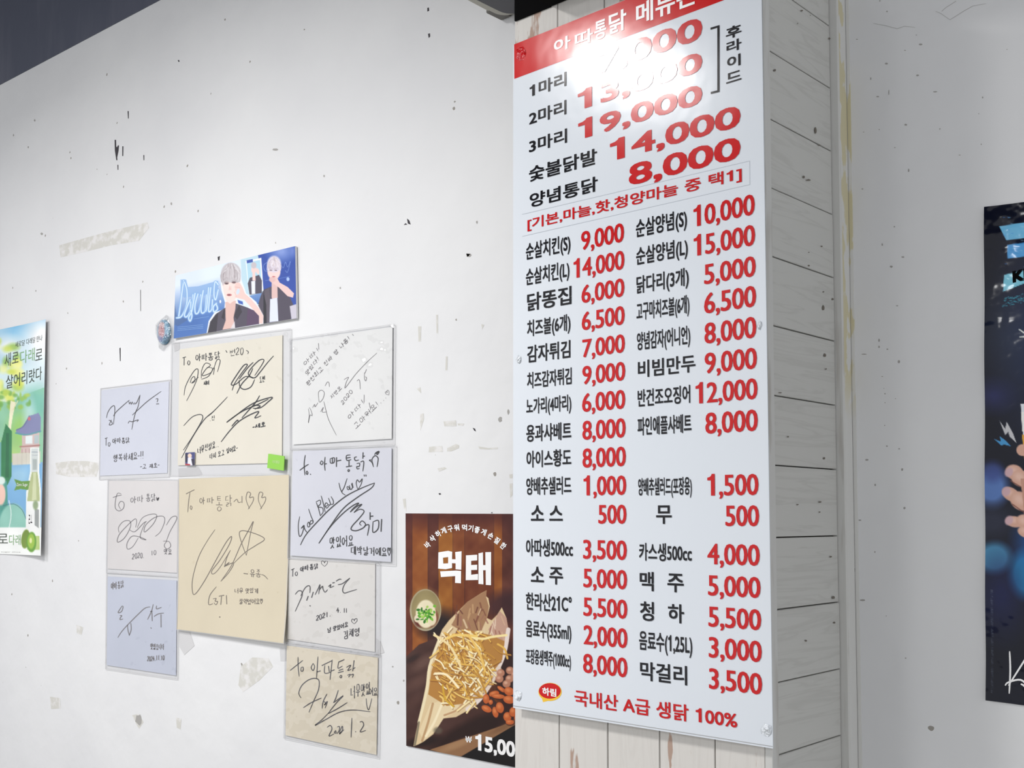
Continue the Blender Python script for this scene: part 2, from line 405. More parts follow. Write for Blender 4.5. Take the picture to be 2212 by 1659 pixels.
VR = {'ㅏ': [[(.3, 0), (.3, 1)], [(.3, .45), (.95, .45)]], 'ㅐ': [[(.15, .05), (.15, .95)], [(.15, .5), (.7, .5)], [(.7, 0), (.7, 1)]],
      'ㅑ': [[(.3, 0), (.3, 1)], [(.3, .3), (.95, .3)], [(.3, .6), (.95, .6)]], 'ㅓ': [[(.75, 0), (.75, 1)], [(.1, .45), (.75, .45)]],
      'ㅔ': [[(.45, .05), (.45, .95)], [(0, .5), (.45, .5)], [(.9, 0), (.9, 1)]], 'ㅕ': [[(.75, 0), (.75, 1)], [(.1, .3), (.75, .3)], [(.1, .6), (.75, .6)]],
      'ㅣ': [[(.5, 0), (.5, 1)]]}
VB = {'ㅗ': [[(0, .85), (1, .85)], [(.5, .1), (.5, .85)]], 'ㅛ': [[(0, .85), (1, .85)], [(.33, .2), (.33, .85)], [(.66, .2), (.66, .85)]],
      'ㅜ': [[(0, .2), (1, .2)], [(.5, .2), (.5, 1)]], 'ㅠ': [[(0, .2), (1, .2)], [(.33, .2), (.33, 1)], [(.66, .2), (.66, 1)]], 'ㅡ': [[(0, .5), (1, .5)]]}
MIX = {'ㅘ': 'ㅗㅏ', 'ㅙ': 'ㅗㅐ', 'ㅚ': 'ㅗㅣ', 'ㅝ': 'ㅜㅓ', 'ㅞ': 'ㅜㅔ', 'ㅟ': 'ㅜㅣ', 'ㅢ': 'ㅡㅣ'}
LAT = {'T': [[(0, .1), (1, 0)], [(.5, .05), (.45, 1)]], 'o': [circ(.5, .75, .35, .25)], 't': [[(.5, 0), (.5, .9), (.8, 1)], [(.05, .45), (.95, .3)]],
       '0': [circ(.5, .5, .4, .5)], '1': [[(.5, 0), (.5, 1)]], '2': [[(.1, .25), (.5, 0), (.85, .25), (.5, .65), (.05, .95), (.95, .95)]],
       '3': [[(.1, .1), (.7, .05), (.75, .35), (.3, .48), (.85, .6), (.7, .95), (.1, .95)]], '4': [[(.6, 0), (.05, .6), (.95, .6)], [(.65, .3), (.6, 1)]],
       '6': [[(.7, 0), (.2, .5), (.2, .85), (.6, .98), (.8, .7), (.3, .6)]], '9': [[(.8, .3), (.4, .5), (.15, .25), (.5, 0), (.8, .25), (.7, 1)]],
       '.': [[(.4, .93), (.55, 1.0)]], ',': [[(.5, .9), (.35, 1.1)]], '!': [[(.5, 0), (.45, .7)], [(.45, .92), (.5, .98)]], '-': [[(0, .55), (1, .5)]],
       '~': [[(0, .6), (.3, .45), (.6, .6), (1, .45)]], 'G': [[(.9, .15), (.4, 0), (.1, .5), (.3, .95), (.85, .9), (.85, .55), (.5, .55)]],
       'd': [circ(.35, .72, .3, .26), [(.7, 0), (.7, 1)]], 'B': [[(.15, 0), (.15, 1)], [(.15, .02), (.8, .15), (.2, .45), (.95, .7), (.15, 1)]],
       'l': [[(.5, 0), (.5, 1)]], 'e': [[(.1, .7), (.85, .65), (.5, .45), (.1, .7), (.4, 1), (.9, .9)]], 's': [[(.8, .5), (.3, .5), (.3, .7), (.75, .8), (.6, 1), (.1, .98)]],
       'Y': [[(.05, 0), (.45, .5)], [(.95, 0), (.45, .5), (.2, 1)]], 'u': [[(.1, .5), (.15, .95), (.7, .95), (.75, .5)], [(.75, .5), (.85, 1)]],
       '♡': [[(.5, .95), (.05, .45), (.15, .05), (.45, .2), (.5, .4), (.6, .15), (.9, .1), (.95, .5), (.5, .95)]], '"': [[(.3, 0), (.3, .25)], [(.7, 0), (.7, .25)]],
       'c': [[(.85, .55), (.4, .48), (.15, .75), (.45, 1), (.9, .92)]]}
def glyph(c):
    if c in LAT: return LAT[c]
    o = ord(c)-0xAC00
    if o < 0 or o > 11171: return []
    l, v, t = o//588, (o % 588)//28, o % 28
    out = []
    H = 0.62 if t else 1.0
    def add(ss, x0, y0, x1, y1):
        for s_ in ss: out.append([(x0+(x1-x0)*a, y0+(y1-y0)*b) for a, b in s_])
    vv = VO[v]
    if vv in VR: add(J[LEADS[l]], 0, .08*H, .55, .85*H); add(VR[vv], .6, 0, 1, H)
    elif vv in VB: add(J[LEADS[l]], .15, 0, .85, .52*H); add(VB[vv], 0, .55*H, 1, H)
    else:
        a, b = MIX[vv]; add(J[LEADS[l]], .05, 0, .6, .5*H); add(VB[a], 0, .5*H, .65, .9*H); add(VR[b], .7, 0, 1, H)
    if t: add(J[TAILS[t]], .15, .66, .9, 1.0)
    return out

# ------------------------------------------------------------------ printed type (Blender's built-in font, turned into mesh)
_tc = {}
ONE = [(.37, 0), (.37, .73), (.285, .73), (.26, .675), (.20, .625), (.09, .60), (.09, .525), (.245, .525), (.245, 0)]
def text_mesh(s):
    c = bpy.data.curves.new('type', 'FONT'); c.body = s; c.size = 1; c.resolution_u = 3
    o = bpy.data.objects.new('type', c); COL.objects.link(o)
    dg = bpy.context.evaluated_depsgraph_get(); dg.update()
    me = bpy.data.meshes.new_from_object(o.evaluated_get(dg))
    V = np.zeros(len(me.vertices)*3); me.vertices.foreach_get('co', V); V = V.reshape(-1, 3)[:, :2]
    Fc = [tuple(p.vertices) for p in me.polygons]
    bpy.data.objects.remove(o); bpy.data.curves.remove(c); bpy.data.meshes.remove(me)
    return V, Fc
def char_mesh(ch):
    """outline of one character and its advance width"""
    if ch not in _tc:
        if ch == '1':
            T = [tuple(t) for t in tessellate_polygon([[Vector((a, b, 0)) for a, b in ONE]])]
            _tc[ch] = (np.array(ONE), T, 0.56)
        elif ch == ' ': _tc[ch] = (np.zeros((0, 2)), [], 0.30)
        else:
            V, Fc = text_mesh(ch); W2 = text_mesh(ch+ch)[0]
            _tc[ch] = (V, Fc, (W2[:, 0].max()-W2[:, 0].min())-(V[:, 0].max()-V[:, 0].min()))
    return _tc[ch]
def layout(s, sp=1.0):
    x = 0.0; Vs = []; Fs = []; n = 0
    for ch in s:
        V, Fc, adv = char_mesh(ch)
        if len(V):
            Vs.append(V+np.array([x, 0])); Fs += [tuple(i+n for i in f) for f in Fc]; n += len(V)
        x += adv*(sp if ch != ',' else sp*0.95)
    return np.concatenate(Vs), Fs
def norm_type(s, bold, ref=None, sp=1.0):
    """letters thickened by stacking shifted copies; returns unit-box coordinates and the stacking height of each vertex"""
    bx, by = bold if isinstance(bold, tuple) else (bold, bold)
    V, Fc = layout(s, sp); R = layout(ref, sp)[0] if ref else V
    x0, x1 = V[:, 0].min()-bx, V[:, 0].max()+bx; y0, y1 = R[:, 1].min()-by, R[:, 1].max()+by
    sh = [(0, 0)] if bx == 0 else [(0, 0), (-bx, -by), (bx, by), (-bx, by), (bx, -by)]
    n = len(V); Vs = []; Fs = []; D = []
    for k, (dx, dy) in enumerate(sh):
        Vs.append(V+np.array([dx, dy])); Fs += [tuple(i+k*n for i in f) for f in Fc]; D += [k*0.00003]*n
    V = np.concatenate(Vs)
    return np.stack([(V[:, 0]-x0)/(x1-x0), (V[:, 1]-y0)/(y1-y0)], 1), Fs, np.array(D)
def type_on_plane(name, s, sheet, X0, X1, xr, yt, yb, m, parent, bold=0.03, ref=None, extra=0.0005, label=None):
    """type level on the sheet: X0..X1 photo columns, yt/yb top and foot at column xr"""
    V, Fc, D = norm_type(s, bold, ref, 0.98 if name == 'price' else 1.0)
    yr = (yt+yb)/2
    a = sheet.pt(np.array(xr), np.array(yt), extra); b = sheet.pt(np.array(xr), np.array(yb), extra)
    # columns at the row's own height (verticals of the world lean slightly in the picture)
    sl = (yr-1117)/(xr+1510)
    L = sheet.pt(np.array(X0), np.array(yr+(X0-xr)*sl), extra); R = sheet.pt(np.array(X1), np.array(yr+(X1-xr)*sl), extra)
    P = np.zeros((len(V), 3)); P[:, 0] = L[0]+(R[0]-L[0])*V[:, 0]; P[:, 1] = a[1]-D; P[:, 2] = b[2]+(a[2]-b[2])*V[:, 1]
    o = mesh_obj(name, P, Fc, m, parent)
    if label: o['label'] = label
    return o
def type_px(name, s, sheet, o0, xv, yv, m, parent, bold=0.03, extra=0.0005):
    """type laid by foot-left corner, run vector and height vector in photo pixels"""
    V, Fc, D = norm_type(s, bold)
    X = o0[0]+xv[0]*V[:, 0]+yv[0]*V[:, 1]; Y = o0[1]+xv[1]*V[:, 0]+yv[1]*V[:, 1]
    return mesh_obj(name, sheet.pt(X, Y, extra+D), Fc, m, parent)
def shape_px(name, polys, sheet, m, parent, extra=0.0005, fr=(1, 0, 0)):
    k, ox, oy = fr; V = []; Fc = []
    for loops in polys:
        loops = loops if isinstance(loops[0][0], (tuple, list)) else [loops]
        vs = [[Vector((ox+p[0]/k, oy+p[1]/k, 0)) for p in lp] for lp in loops]
        b = len(V); flat = [v for lp in vs for v in lp]
        for t in tessellate_polygon(vs): Fc.append(tuple(b+i for i in t))
        V += [(v.x, v.y) for v in flat]
    V = np.array(V); P = sheet.pt(V[:, 0], V[:, 1], extra)
    # turn every face towards the room
    out = []
    for f in Fc:
        p = P[list(f)]; n = np.cross(p[1]-p[0], p[2]-p[0]); out.append(f if n[1] < 0 else f[::-1])
    return mesh_obj(name, P, out, m, parent)

# ================================================================== the setting
XL, XR = -7.0, 2.2
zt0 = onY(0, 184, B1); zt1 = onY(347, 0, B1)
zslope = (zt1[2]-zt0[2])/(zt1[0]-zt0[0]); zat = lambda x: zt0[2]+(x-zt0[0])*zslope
ztop = 3.6
wl = box('wall_left', XL, A0+0.25, B1, B1+0.12, 0, ztop, M['wall']); tag(wl, kind='structure')
wr = box('wall_right', A0+0.25, XR, B1, B1+0.12, 0, ztop, M['wall']); tag(wr, kind='structure')
# dark painted band along the top of the left wall
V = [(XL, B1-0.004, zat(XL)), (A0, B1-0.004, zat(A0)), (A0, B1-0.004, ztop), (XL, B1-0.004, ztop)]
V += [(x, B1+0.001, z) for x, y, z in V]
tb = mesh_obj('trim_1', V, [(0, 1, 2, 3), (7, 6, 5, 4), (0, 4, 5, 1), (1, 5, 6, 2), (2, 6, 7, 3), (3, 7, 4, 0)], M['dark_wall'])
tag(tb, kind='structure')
fl = box('floor', XL, XR, -4.0, B1, -0.05, 0, M['floor']); tag(fl, kind='structure')
ce = box('ceiling', XL, XR, -4.0, B1, ztop, ztop+0.05, M['ceiling']); tag(ce, kind='structure')

# pillar: core, vertical planks on the front, horizontal planks on the side, corner board
pil = box('wall_pillar', A0+0.012, A1-0.014, B0+0.012, B1-0.001, 0, ztop, M['pillar_core'], origin=((A0+A1)/2, (B0+B1)/2, 0)); tag(pil, kind='structure')
xb = [A0] + [float(onY(x, 1560, B0)[0]) for x in (1207.5, 1312, 1424, 1543.5)] + [A1-0.012]
zsoff = float(onY(1112, 48, B0)[2])
rnd = random.Random(4)
for i in range(5):
    g = 0.0011; d = rnd.uniform(0, 0.0012)
    box('plank', xb[i]+(g if i else 0), xb[i+1]-g, B0+d, B0+0.012, 0, ztop, M['plank_front'], pil, bev=0.0008)
ys0 = float(onX(1676, 1117, A1)[1])
box('corner_board', A1-0.012, A1+0.001, B0-0.001, ys0-0.0008, 0, ztop, M['mould'], pil, bev=0.001)
seams = [(1666, 110), (1667, 257), (1669, 406), (1670, 554), (1672, 703), (1675, 854), (1678, 1005), (1680.5, 1161), (1682, 1317), (1684, 1474), (1685, 1631)]
zb = [float(onX(x, y, A1)[2]) for x, y in seams]
pit = (zb[0]-zb[-1])/10
while zb[0] < ztop-pit: zb.insert(0, zb[0]+pit)
while zb[-1] > pit*0.6: zb.append(zb[-1]-pit)
zb.append(0.0)
for i in range(len(zb)-1):
    d = rnd.uniform(0, 0.0015)
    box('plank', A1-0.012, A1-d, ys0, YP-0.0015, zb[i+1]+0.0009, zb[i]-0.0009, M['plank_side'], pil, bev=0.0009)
# corner moulding where the pillar meets the right wall
mo = box('trim_2', A1-0.012, MX, YP, B1-0.0005, 0, ztop, M['mould'], bev=0.0025); tag(mo, kind='structure')
for p in mo.data.polygons:
    pass
mo.data.materials.append(M['mould_peel'])
for p in mo.data.polygons:
    if p.normal.x > 0.8: p.material_index = 1
st = box('trim_3', MX, MX+0.006, B1-0.0015, B1, 0, ztop, M['mould_peel']); tag(st, kind='structure')

# scuffs, tape residue and chips on the walls: small flat flakes just proud of the paint
class WallPatch(Sheet):
    def __init__(s, off): Sheet.__init__(s, [(0, 0), (1, 0), (1, 1), (0, 1)], B1, off)
def blob(cx, cy, rx, ry, seed, n=11, rough=0.35):
    r = random.Random(seed)
    return [(cx+rx*(1-r.random()*rough)*math.cos(i*6.283/n), cy+ry*(1-r.random()*rough)*math.sin(i*6.283/n)) for i in range(n)]
def marks(name, items, m, parent, off=0.0004):
    V = []; Fc = []; sh = WallPatch(off)
    for it in items:
        b = len(V); V += it; Fc.append(tuple(range(b, b+len(it)))[::-1])
    V = np.array(V); o = mesh_obj(name, sh.pt(V[:, 0], V[:, 1]), Fc, m, parent); o['kind'] = 'stuff'; return o
M['mark_dark'] = mat('dark_mark', (70, 68, 72), 0.8, 0.1)
M['mark_grey'] = mat('grey_mark', (165, 163, 160), 0.8, 0.1)
M['residue'] = mat('tape_residue', (205, 204, 198), 0.7, 0.2, var=((222, 221, 220), (30, 30, 45), 0.45, 0.6))
M['film_grey'] = mat('grey_tape', (202, 202, 203), 0.3, 0.4)
fr = 3.95
dk = [[(247.5, 302), (250.5, 302), (251, 317), (253, 318), (254.5, 314), (257, 314), (256, 326), (253, 340), (253.5, 346), (251, 346), (250, 338), (248, 325)],
      [(275.5, 240), (278, 240), (278, 256), (276.5, 256)], [(264, 316), (266.5, 316), (266, 337), (264, 337)], [(309.5, 335), (311.5, 335), (311.5, 346), (310, 346)],
      [(253.5, 356), (255.5, 356), (255.5, 367), (254, 367)], [(384, 130), (386.5, 129.5), (388, 133), (385.5, 134)], [(258, 752), (260.5, 751), (260.5, 780), (259, 780)],
      [(37, 29), (39.5, 28), (39, 34), (37, 33)], [(923, 17), (926, 16), (927, 23), (923, 25)], [(924.5, 73), (928.5, 72), (929, 79), (926, 82)],
      [(470, 555), (475, 553), (474, 562), (471, 563)], [(879, 472), (884, 476), (887, 485), (881, 483)], [(876, 482), (880, 485), (872, 486)],
      [(947, 1066), (951, 1065), (953, 1068), (949, 1069)], [(303, 626), (304, 626), (304.3, 672), (303.3, 672)], [(1021, 924), (1026, 926), (1028, 932), (1024, 930)],
      [(1060, 1108), (1063, 1106), (1064, 1109)], [(587, 731), (590, 731), (590, 736), (588, 736)], [(1007, 548), (1016, 549), (1010, 555)]]
marks('scratch', dk, M['mark_dark'], wl)
gy = [blob(1080, 906, 5, 7, 2), blob(1012, 551, 7, 5, 3), blob(1098, 890, 3, 7, 5), blob(735, 622, 2, 3, 6), blob(595, 323, 7, 3, 7), blob(90, 505, 3, 3, 8),
      blob(75, 260, 2, 3, 9), blob(29, 292, 1.5, 3, 10), blob(61, 318, 1.5, 3, 11), blob(370, 440, 2, 4, 12), blob(700, 380, 2, 3, 13), blob(1030, 480, 2, 4, 14),
      blob(300, 1555, 9, 14, 15), blob(1, 838, 6, 8, 16), blob(872, 1470, 2, 3, 17), blob(848, 1440, 2, 2, 18)]
marks('paint_chip', gy, M['mark_grey'], wl)
rs = [[(128, 530), (170, 518), (235, 500), (318, 480), (322, 492), (300, 520), (240, 530), (180, 545), (131, 556)],
      [(120, 1000), (150, 996), (188, 996), (212, 1000), (213, 1012), (208, 1030), (150, 1030), (121, 1024)],
      [(907, 895), (915, 893), (916, 905), (908, 930)], [(958, 910), (985, 908), (986, 921), (960, 921)], [(988, 915), (1003, 915), (1000, 920), (990, 919)],
      [(927, 965), (955, 963), (957, 976), (940, 976), (926, 977)], [(966, 968), (985, 959), (992, 962), (991, 968), (975, 975), (966, 975)],
      [(1033, 964), (1055, 968), (1075, 966), (1075, 970), (1055, 971), (1036, 970)], [(1100, 1025), (1107, 1024), (1107, 1033), (1101, 1033)],
      [(1101, 1045), (1107, 1044), (1107, 1070), (1102, 1075)], [(870, 1078), (876, 1077), (878, 1105), (873, 1100)], [(945, 1012), (960, 1009), (965, 1012), (948, 1019)],
      [(903, 705), (910, 705), (909, 738), (904, 738)], [(942, 680), (946, 680), (946, 720), (943, 720)], [(963, 770), (967, 770), (966, 800), (962, 800)], [(1040, 700), (1046, 702), (1041, 712)],
      [(520, 1440), (545, 1420), (580, 1422), (590, 1440), (560, 1470), (525, 1495), (515, 1480)], [(108, 1505), (130, 1508), (131, 1530), (110, 1532)],
      [(165, 1350), (180, 1355), (176, 1372), (166, 1368)], [(285, 1545), (300, 1542), (310, 1560), (300, 1575)], [(380, 1550), (392, 1552), (390, 1576), (382, 1572)],
      [(900, 840), (908, 836), (910, 850)]]
marks('tape_residue', rs, M['residue'], wl, 0.0003)
# grey film corners behind the cards
tp = [[(375, 742), (388, 740), (388, 755), (377, 760)], [(385, 1012), (428, 1008), (438, 1026), (386, 1031)], [(386, 1360), (410, 1365), (420, 1395), (398, 1415), (388, 1398)],
      [(808, 1375), (822, 1386), (830, 1410), (812, 1415)], [(604, 1400), (618, 1400), (618, 1428), (606, 1428)]]
marks('tape_corner', tp, M['film_grey'], wl, 0.0006)
rk = 3.858
rdk = [[(1640+x/rk, y/rk) for x, y in q] for q in
       [[(575, 318), (590, 308), (597, 322), (585, 332)]]] 
rm = []
for (x, y, a, b) in [(815, 328, 10, 5), (1345, 370, 17, 9), (1215, 420, 9, 5), (1320, 628, 14, 8), (1080, 770, 4, 26), (988, 805, 16, 6), (1465, 765, 22, 6), (1862, 812, 8, 9),
                     (1245, 1420, 8, 18), (1130, 1230, 10, 4), (1670, 1292, 12, 4), (1065, 95, 8, 7), (1310, 292, 8, 4), (1000, 1080, 6, 6), (870, 1100, 8, 4), (1850, 1203, 6, 7),
                     (930, 655, 6, 14), (1060, 530, 14, 10), (1220, 1040, 14, 10), (2065, 412, 6, 4), (1830, 948, 6, 5), (1505, 1075, 6, 8), (860, 1575, 10, 5), (1005, 8, 8, 6)]:
    rm.append(blob(1640+x/rk, y/rk, a/rk, b/rk, x, 8))
kk = 2.9625
for (x, y, a, b) in [(865, 266, 7, 5), (787, 380, 6, 10), (920, 460, 12, 7), (845, 521, 10, 9), (767, 993, 6, 14), (767, 1035, 6, 10), (820, 1050, 8, 5), (893, 1130, 10, 12), (787, 1225, 8, 3),
                     (805, 1335, 6, 5), (798, 1300, 3, 3), (805, 1392, 4, 4), (803, 1538, 4, 5), (883, 772, 9, 4), (672, 1082, 20, 4), (872, 1366, 3, 4)]:
    rm.append(blob(1640+x/kk, 400+y/kk, a/kk, b/kk, x+1, 8))
for (x, y, a, b) in [(817, 70, 7, 6), (895, 87, 7, 5), (690, 158, 14, 7), (915, 220, 9, 12), (742, 318, 6, 9), (930, 467, 8, 9), (645, 544, 11, 6), (740, 748, 5, 7), (662, 1056, 22, 8),
                     (813, 1157, 4, 4), (937, 1427, 7, 5)]:
    rm.append(blob(1640+x/kk, 940+y/kk, a/kk, b/kk, x+2, 8))
marks('paint_chip', rm, M['mark_grey'], wr)
def crack(pts, k, ox, oy, wd=0.8):
    V, Fc = ribbon([(ox+x/k, oy+y/k) for x, y in pts], wd); return V, Fc
cV = []; cF = []
for pts in ([(1640, 10), (1560, 60), (1520, 95)], [(1470, 95), (1510, 110), (1590, 165), (1700, 95), (1780, 50), (1890, 30)], [(950, 195), (1060, 215), (1150, 240), (1210, 218), (1300, 228)]):
    v, f = crack(pts, rk, 1640, 0); cF += [tuple(i+len(cV) for i in q) for q in f]; cV += [tuple(q) for q in v]
cV = np.array(cV); oc = mesh_obj('hairline_crack', WallPatch(0.0004).pt(cV[:, 0], cV[:, 1]), cF, M['mark_grey'], wr); oc['kind'] = 'stuff'

# small knots and chips on the side planks
V = []; Fc = []
for (x, y, a, b) in [(585, 320, 9, 10), (355, 88, 12, 8), (130, 585, 14, 12), (470, 1090, 10, 34), (372, 1475, 11, 14), (410, 1500, 22, 8), (322, 195, 4, 8), (500, 1210, 14, 6), (427, 128, 4, 5), (72, 285, 6, 20)]:
    q = blob(1640+x/rk, y/rk, a/rk, b/rk, x, 8); bb = len(V); V += q; Fc.append(tuple(range(bb, bb+8))[::-1])
for (x, y, a, b) in [(400, 391, 8, 6), (318, 430, 6, 4), (470, 730, 8, 8), (410, 785, 9, 20), (412, 682, 6, 5), (318, 515, 8, 7), (420, 1088, 9, 14), (428, 1176, 7, 5), (135, 1328, 14, 4), (185, 1610, 8, 5)]:
    q = blob(1640+x/kk, 400+y/kk, a/kk, b/kk, x, 8); bb = len(V); V += q; Fc.append(tuple(range(bb, bb+8))[::-1])
for (x, y, a, b) in [(247, 444, 7, 6), (388, 492, 6, 5), (458, 778, 8, 7), (475, 1040, 14, 12), (480, 1200, 10, 8), (298, 1315, 10, 8), (390, 428, 12, 6), (417, 148, 8, 8)]:
    q = blob(1640+x/kk, 940+y/kk, a/kk, b/kk, x, 8); bb = len(V); V += q; Fc.append(tuple(range(bb, bb+8))[::-1])
V = np.array(V); P = onX(V[:, 0], V[:, 1], A1+0.0004)
kn = mesh_obj('wood_chip', P, Fc, mat('wood_chip', (118, 112, 104), 0.8, 0.1), pil); kn['kind'] = 'stuff'

# black fascia box on top of the pillar
fb = empty('fascia_box', ((A0+A1)/2, B0, zsoff))
tag(fb, 'black fascia box fixed across the pillar above the red and white menu', 'fascia box')
box('back_panel', A0+0.003, A0+0.090, B0-0.004, B0-0.001, zsoff, ztop-0.002, M['black'], fb)
box('box_body', A0+0.089, A1+0.0, B0-0.085, B0-0.001, zsoff, ztop-0.002, M['black'], fb, bev=0.002)
box('bottom_lip', A0+0.091, A1-0.0, B0-0.087, B0-0.081, zsoff-0.002, zsoff+0.006, M['black'], fb, bev=0.001)

# wall unit above, its end seen from below
def wall_unit():
    xa = float(onY(1084, 50, B1)[0]); z0 = float(onY(1084, 44, B1)[2])
    x1 = A0-0.006
    t = empty('air_unit', ((xa+x1)/2, B1, z0))
    tag(t, 'beige grey wall mounted air unit with dark grey underside panel beside the pillar', 'air conditioner')
    body = mat('beige_plastic', (182, 180, 170), 0.45, 0.4); dark = mat('dark_vane', (66, 66, 73), 0.4, 0.4); mid = mat('grey_bracket', (110, 108, 104), 0.5, 0.3)
    yf = B1-0.42
    # shell: underside slopes up to the front, rounded edges
    prof = [(B1-0.002, z0+0.012), (B1-0.03, z0), (B1-0.20, z0+0.004), (yf+0.06, z0+0.02), (yf+0.015, z0+0.045), (yf, z0+0.09), (yf, z0+0.30), (yf+0.03, z0+0.33), (B1-0.002, z0+0.33)]
    V = []; Fc = []; n = len(prof); xs = [xa, xa+0.006, xa+0.02, x1]; ins = [0.012, 0.003, 0, 0]
    cy = sum(p[0] for p in prof)/n; cz = sum(p[1] for p in prof)/n
    for x, q in zip(xs, ins):
        for (y, z) in prof:
            L = math.hypot(y-cy, z-cz); V.append((x, min(y-(y-cy)/L*q, B1-0.002), z-(z-cz)/L*q))
    for i in range(3):
        for j in range(n):
            Fc.append((i*n+j, i*n+(j+1) % n, (i+1)*n+(j+1) % n, (i+1)*n+j))
    Fc.append(tuple(range(n))[::-1]); Fc.append(tuple(range(3*n, 4*n)))
    mesh_obj('casing', V, Fc, body, t)
    # raised underside rim and dark vane with a rounded end
    def plate(name, x_in, ya, yb, za, th, r, m):
        pts = []
        for k in range(7):
            a = math.pi/2*k/6; pts.append((x_in+r-r*math.cos(a), ya-r+r*math.sin(a)))
        pts += [(x1-0.001, ya), (x1-0.001, yb)]
        for k in range(7):
            a = math.pi/2*k/6; pts.append((x_in+r-r*math.sin(a), yb+r-r*math.cos(a)))
        n = len(pts); V = [(x, y, za) for x, y in pts]+[(x, y, za-th) for x, y in pts]
        Fc = [tuple(range(n)), tuple(range(n, 2*n))[::-1]]+[(i, (i+1) % n, n+(i+1) % n, n+i) for i in range(n)]
        mesh_obj(name, V, Fc, m, t)
    plate('underside_rim', xa+0.018, B1-0.012, B1-0.33, z0+0.006, 0.010, 0.03, body)
    plate('vane', xa+0.045, B1-0.020, B1-0.30, z0-0.003, 0.010, 0.035, dark)
    box('wall_bracket', xa-0.001, xa+0.03, B1-0.05, B1-0.001, z0-0.001, z0+0.010, mid, t, bev=0.002)
wall_unit()

# ================================================================== menu banner
M['ban_white'] = mat('banner_white', (222, 228, 235), 0.16, 0.36, bump=(7, 0.10, 0.01), coat=0.0)
M['ban_red'] = mat('banner_red', (203, 10, 14), 0.16, 0.36, bump=(7, 0.10, 0.01))
M['ban_price'] = mat('banner_price_red', (200, 12, 18), 0.16, 0.36, bump=(7, 0.10, 0.01))
M['ban_ink'] = mat('banner_black', (8, 8, 16), 0.16, 0.36, bump=(7, 0.10, 0.01))
M['ban_yellow'] = mat('banner_yellow', (242, 196, 60), 0.16, 0.36, bump=(7, 0.10, 0.01))
M['hairline'] = mat('banner_hairline', (190, 196, 204), 0.25, 0.5)
M['print_white'] = mat('print_white', (245, 245, 245), 0.3, 0.4)
bl = lambda u, v: 0.0010*np.sin(v*9+1)*np.sin(u*3.1) + 0.0
BAN = Sheet([(1108.5, 97), (1643, -118), (1669.5, 1617), (1108.5, 1529)], B0, 0.014)
ban = BAN.build('menu_banner', M['ban_white'], nu=20, nv=50, th=0.0016)
tag(ban, 'tall glossy red and white price list banner hung on the pillar front', 'menu banner')
def zc(k, i): return {1: 0, 2: 420, 3: 840, 4: 1224}[i] + k/3.814
def zx(k): return 1100+k/3.814
# red header field
u = [(1110.5, 96), (1642.5, -117), (1644, -30), (1111, 170.5)]
shape_px('header_field', [u], BAN, M['ban_red'], ban, 0.0003)['label'] = 'red header field of the banner'
def lab(s, z, X0, X1, xr, yt, yb, m='ban_ink', bold=0.018, name='lettering', ref=None):
    if ref is None:
        if name == 'price': ref = '0'
        elif '(' in s and s[0] != '[': ref = s.split('(')[0]
    if name == 'price' and bold == 0.018: bold = (0.022, 0.008)
    type_on_plane(name, s, BAN, zx(X0), zx(X1), zx(xr), zc(yt, z), zc(yb, z), M[m], ban, bold, ref, 0.0007)
def pr(s, z, X0, X1, xr, yt, yb, bold=0.018): lab(s, z, X0, X1, xr, yt, yb, 'ban_price', bold, 'price')
W = 'print_white'
lab('아', 1, 368, 505, 400, 323, 430, W, 0.022); lab('따', 1, 540, 690, 560, 272, 388, W, 0.022)
lab('통', 1, 702, 800, 715, 180, 335, W, 0.022); lab('닭', 1, 820, 965, 840, 112, 285, W, 0.022)
lab('메뉴판', 1, 1045, 1545, 1060, 30, 208, W, 0.022)
lab('1마리', 1, 168, 470, 185, 690, 802); lab('2마리', 1, 163, 470, 185, 915, 1030); lab('3마리', 1, 163, 475, 185, 1145, 1260)
lab('숯불닭발', 1, 163, 722, 190, 1370, 1495, bold=0.018); lab('양념통닭', 1, 168, 728, 190, 1590, 1709, bold=0.018)
pr('7,000', 1, 720, 1590, 800, 412, 590  , 0.022); pr('13,000', 1, 565, 1590, 620, 740, 895  , 0.022); pr('19,000', 1, 568, 1590, 620, 985, 1140  , 0.022)
pr('14,000', 1, 830, 1905, 885, 1150, 1318  , 0.022); pr('8,000', 1, 985, 1905, 1075, 1335, 1512  , 0.022)
shape_px('bracket', [[(1100+x/3.814, y/3.814) for x, y in [(1658, 228), (1732, 206), (1732, 757), (1660, 775), (1660, 757), (1714, 744), (1714, 228), (1658, 245)]]], BAN, M['ban_ink'], ban, 0.0007)
for ch, x0, x1, xr, a, b in (('후', 1785, 1912, 1800, 228, 325), ('라', 1790, 1912, 1800, 345, 438), ('이', 1795, 1905, 1800, 472, 568), ('드', 1787, 1912, 1800, 606, 688)):
    lab(ch, 1, x0, x1, xr, a, b, bold=0.02)
lab('[기본,마늘,핫,청양마늘 중 택1]', 2, 150, 1915, 165, 195, 303, 'ban_price', 0.018)
bx = [((1127.5, 463), (1619, 347.5)), ((1619, 347.5), (1619.5, 398.5)), ((1619.5, 398.5), (1127.5, 510.5))]
hl = Ink(); [hl.st([a, b], 0.8) for a, b in bx]; hl.build('hairline', BAN, M['hairline'], ban, 0.0005)
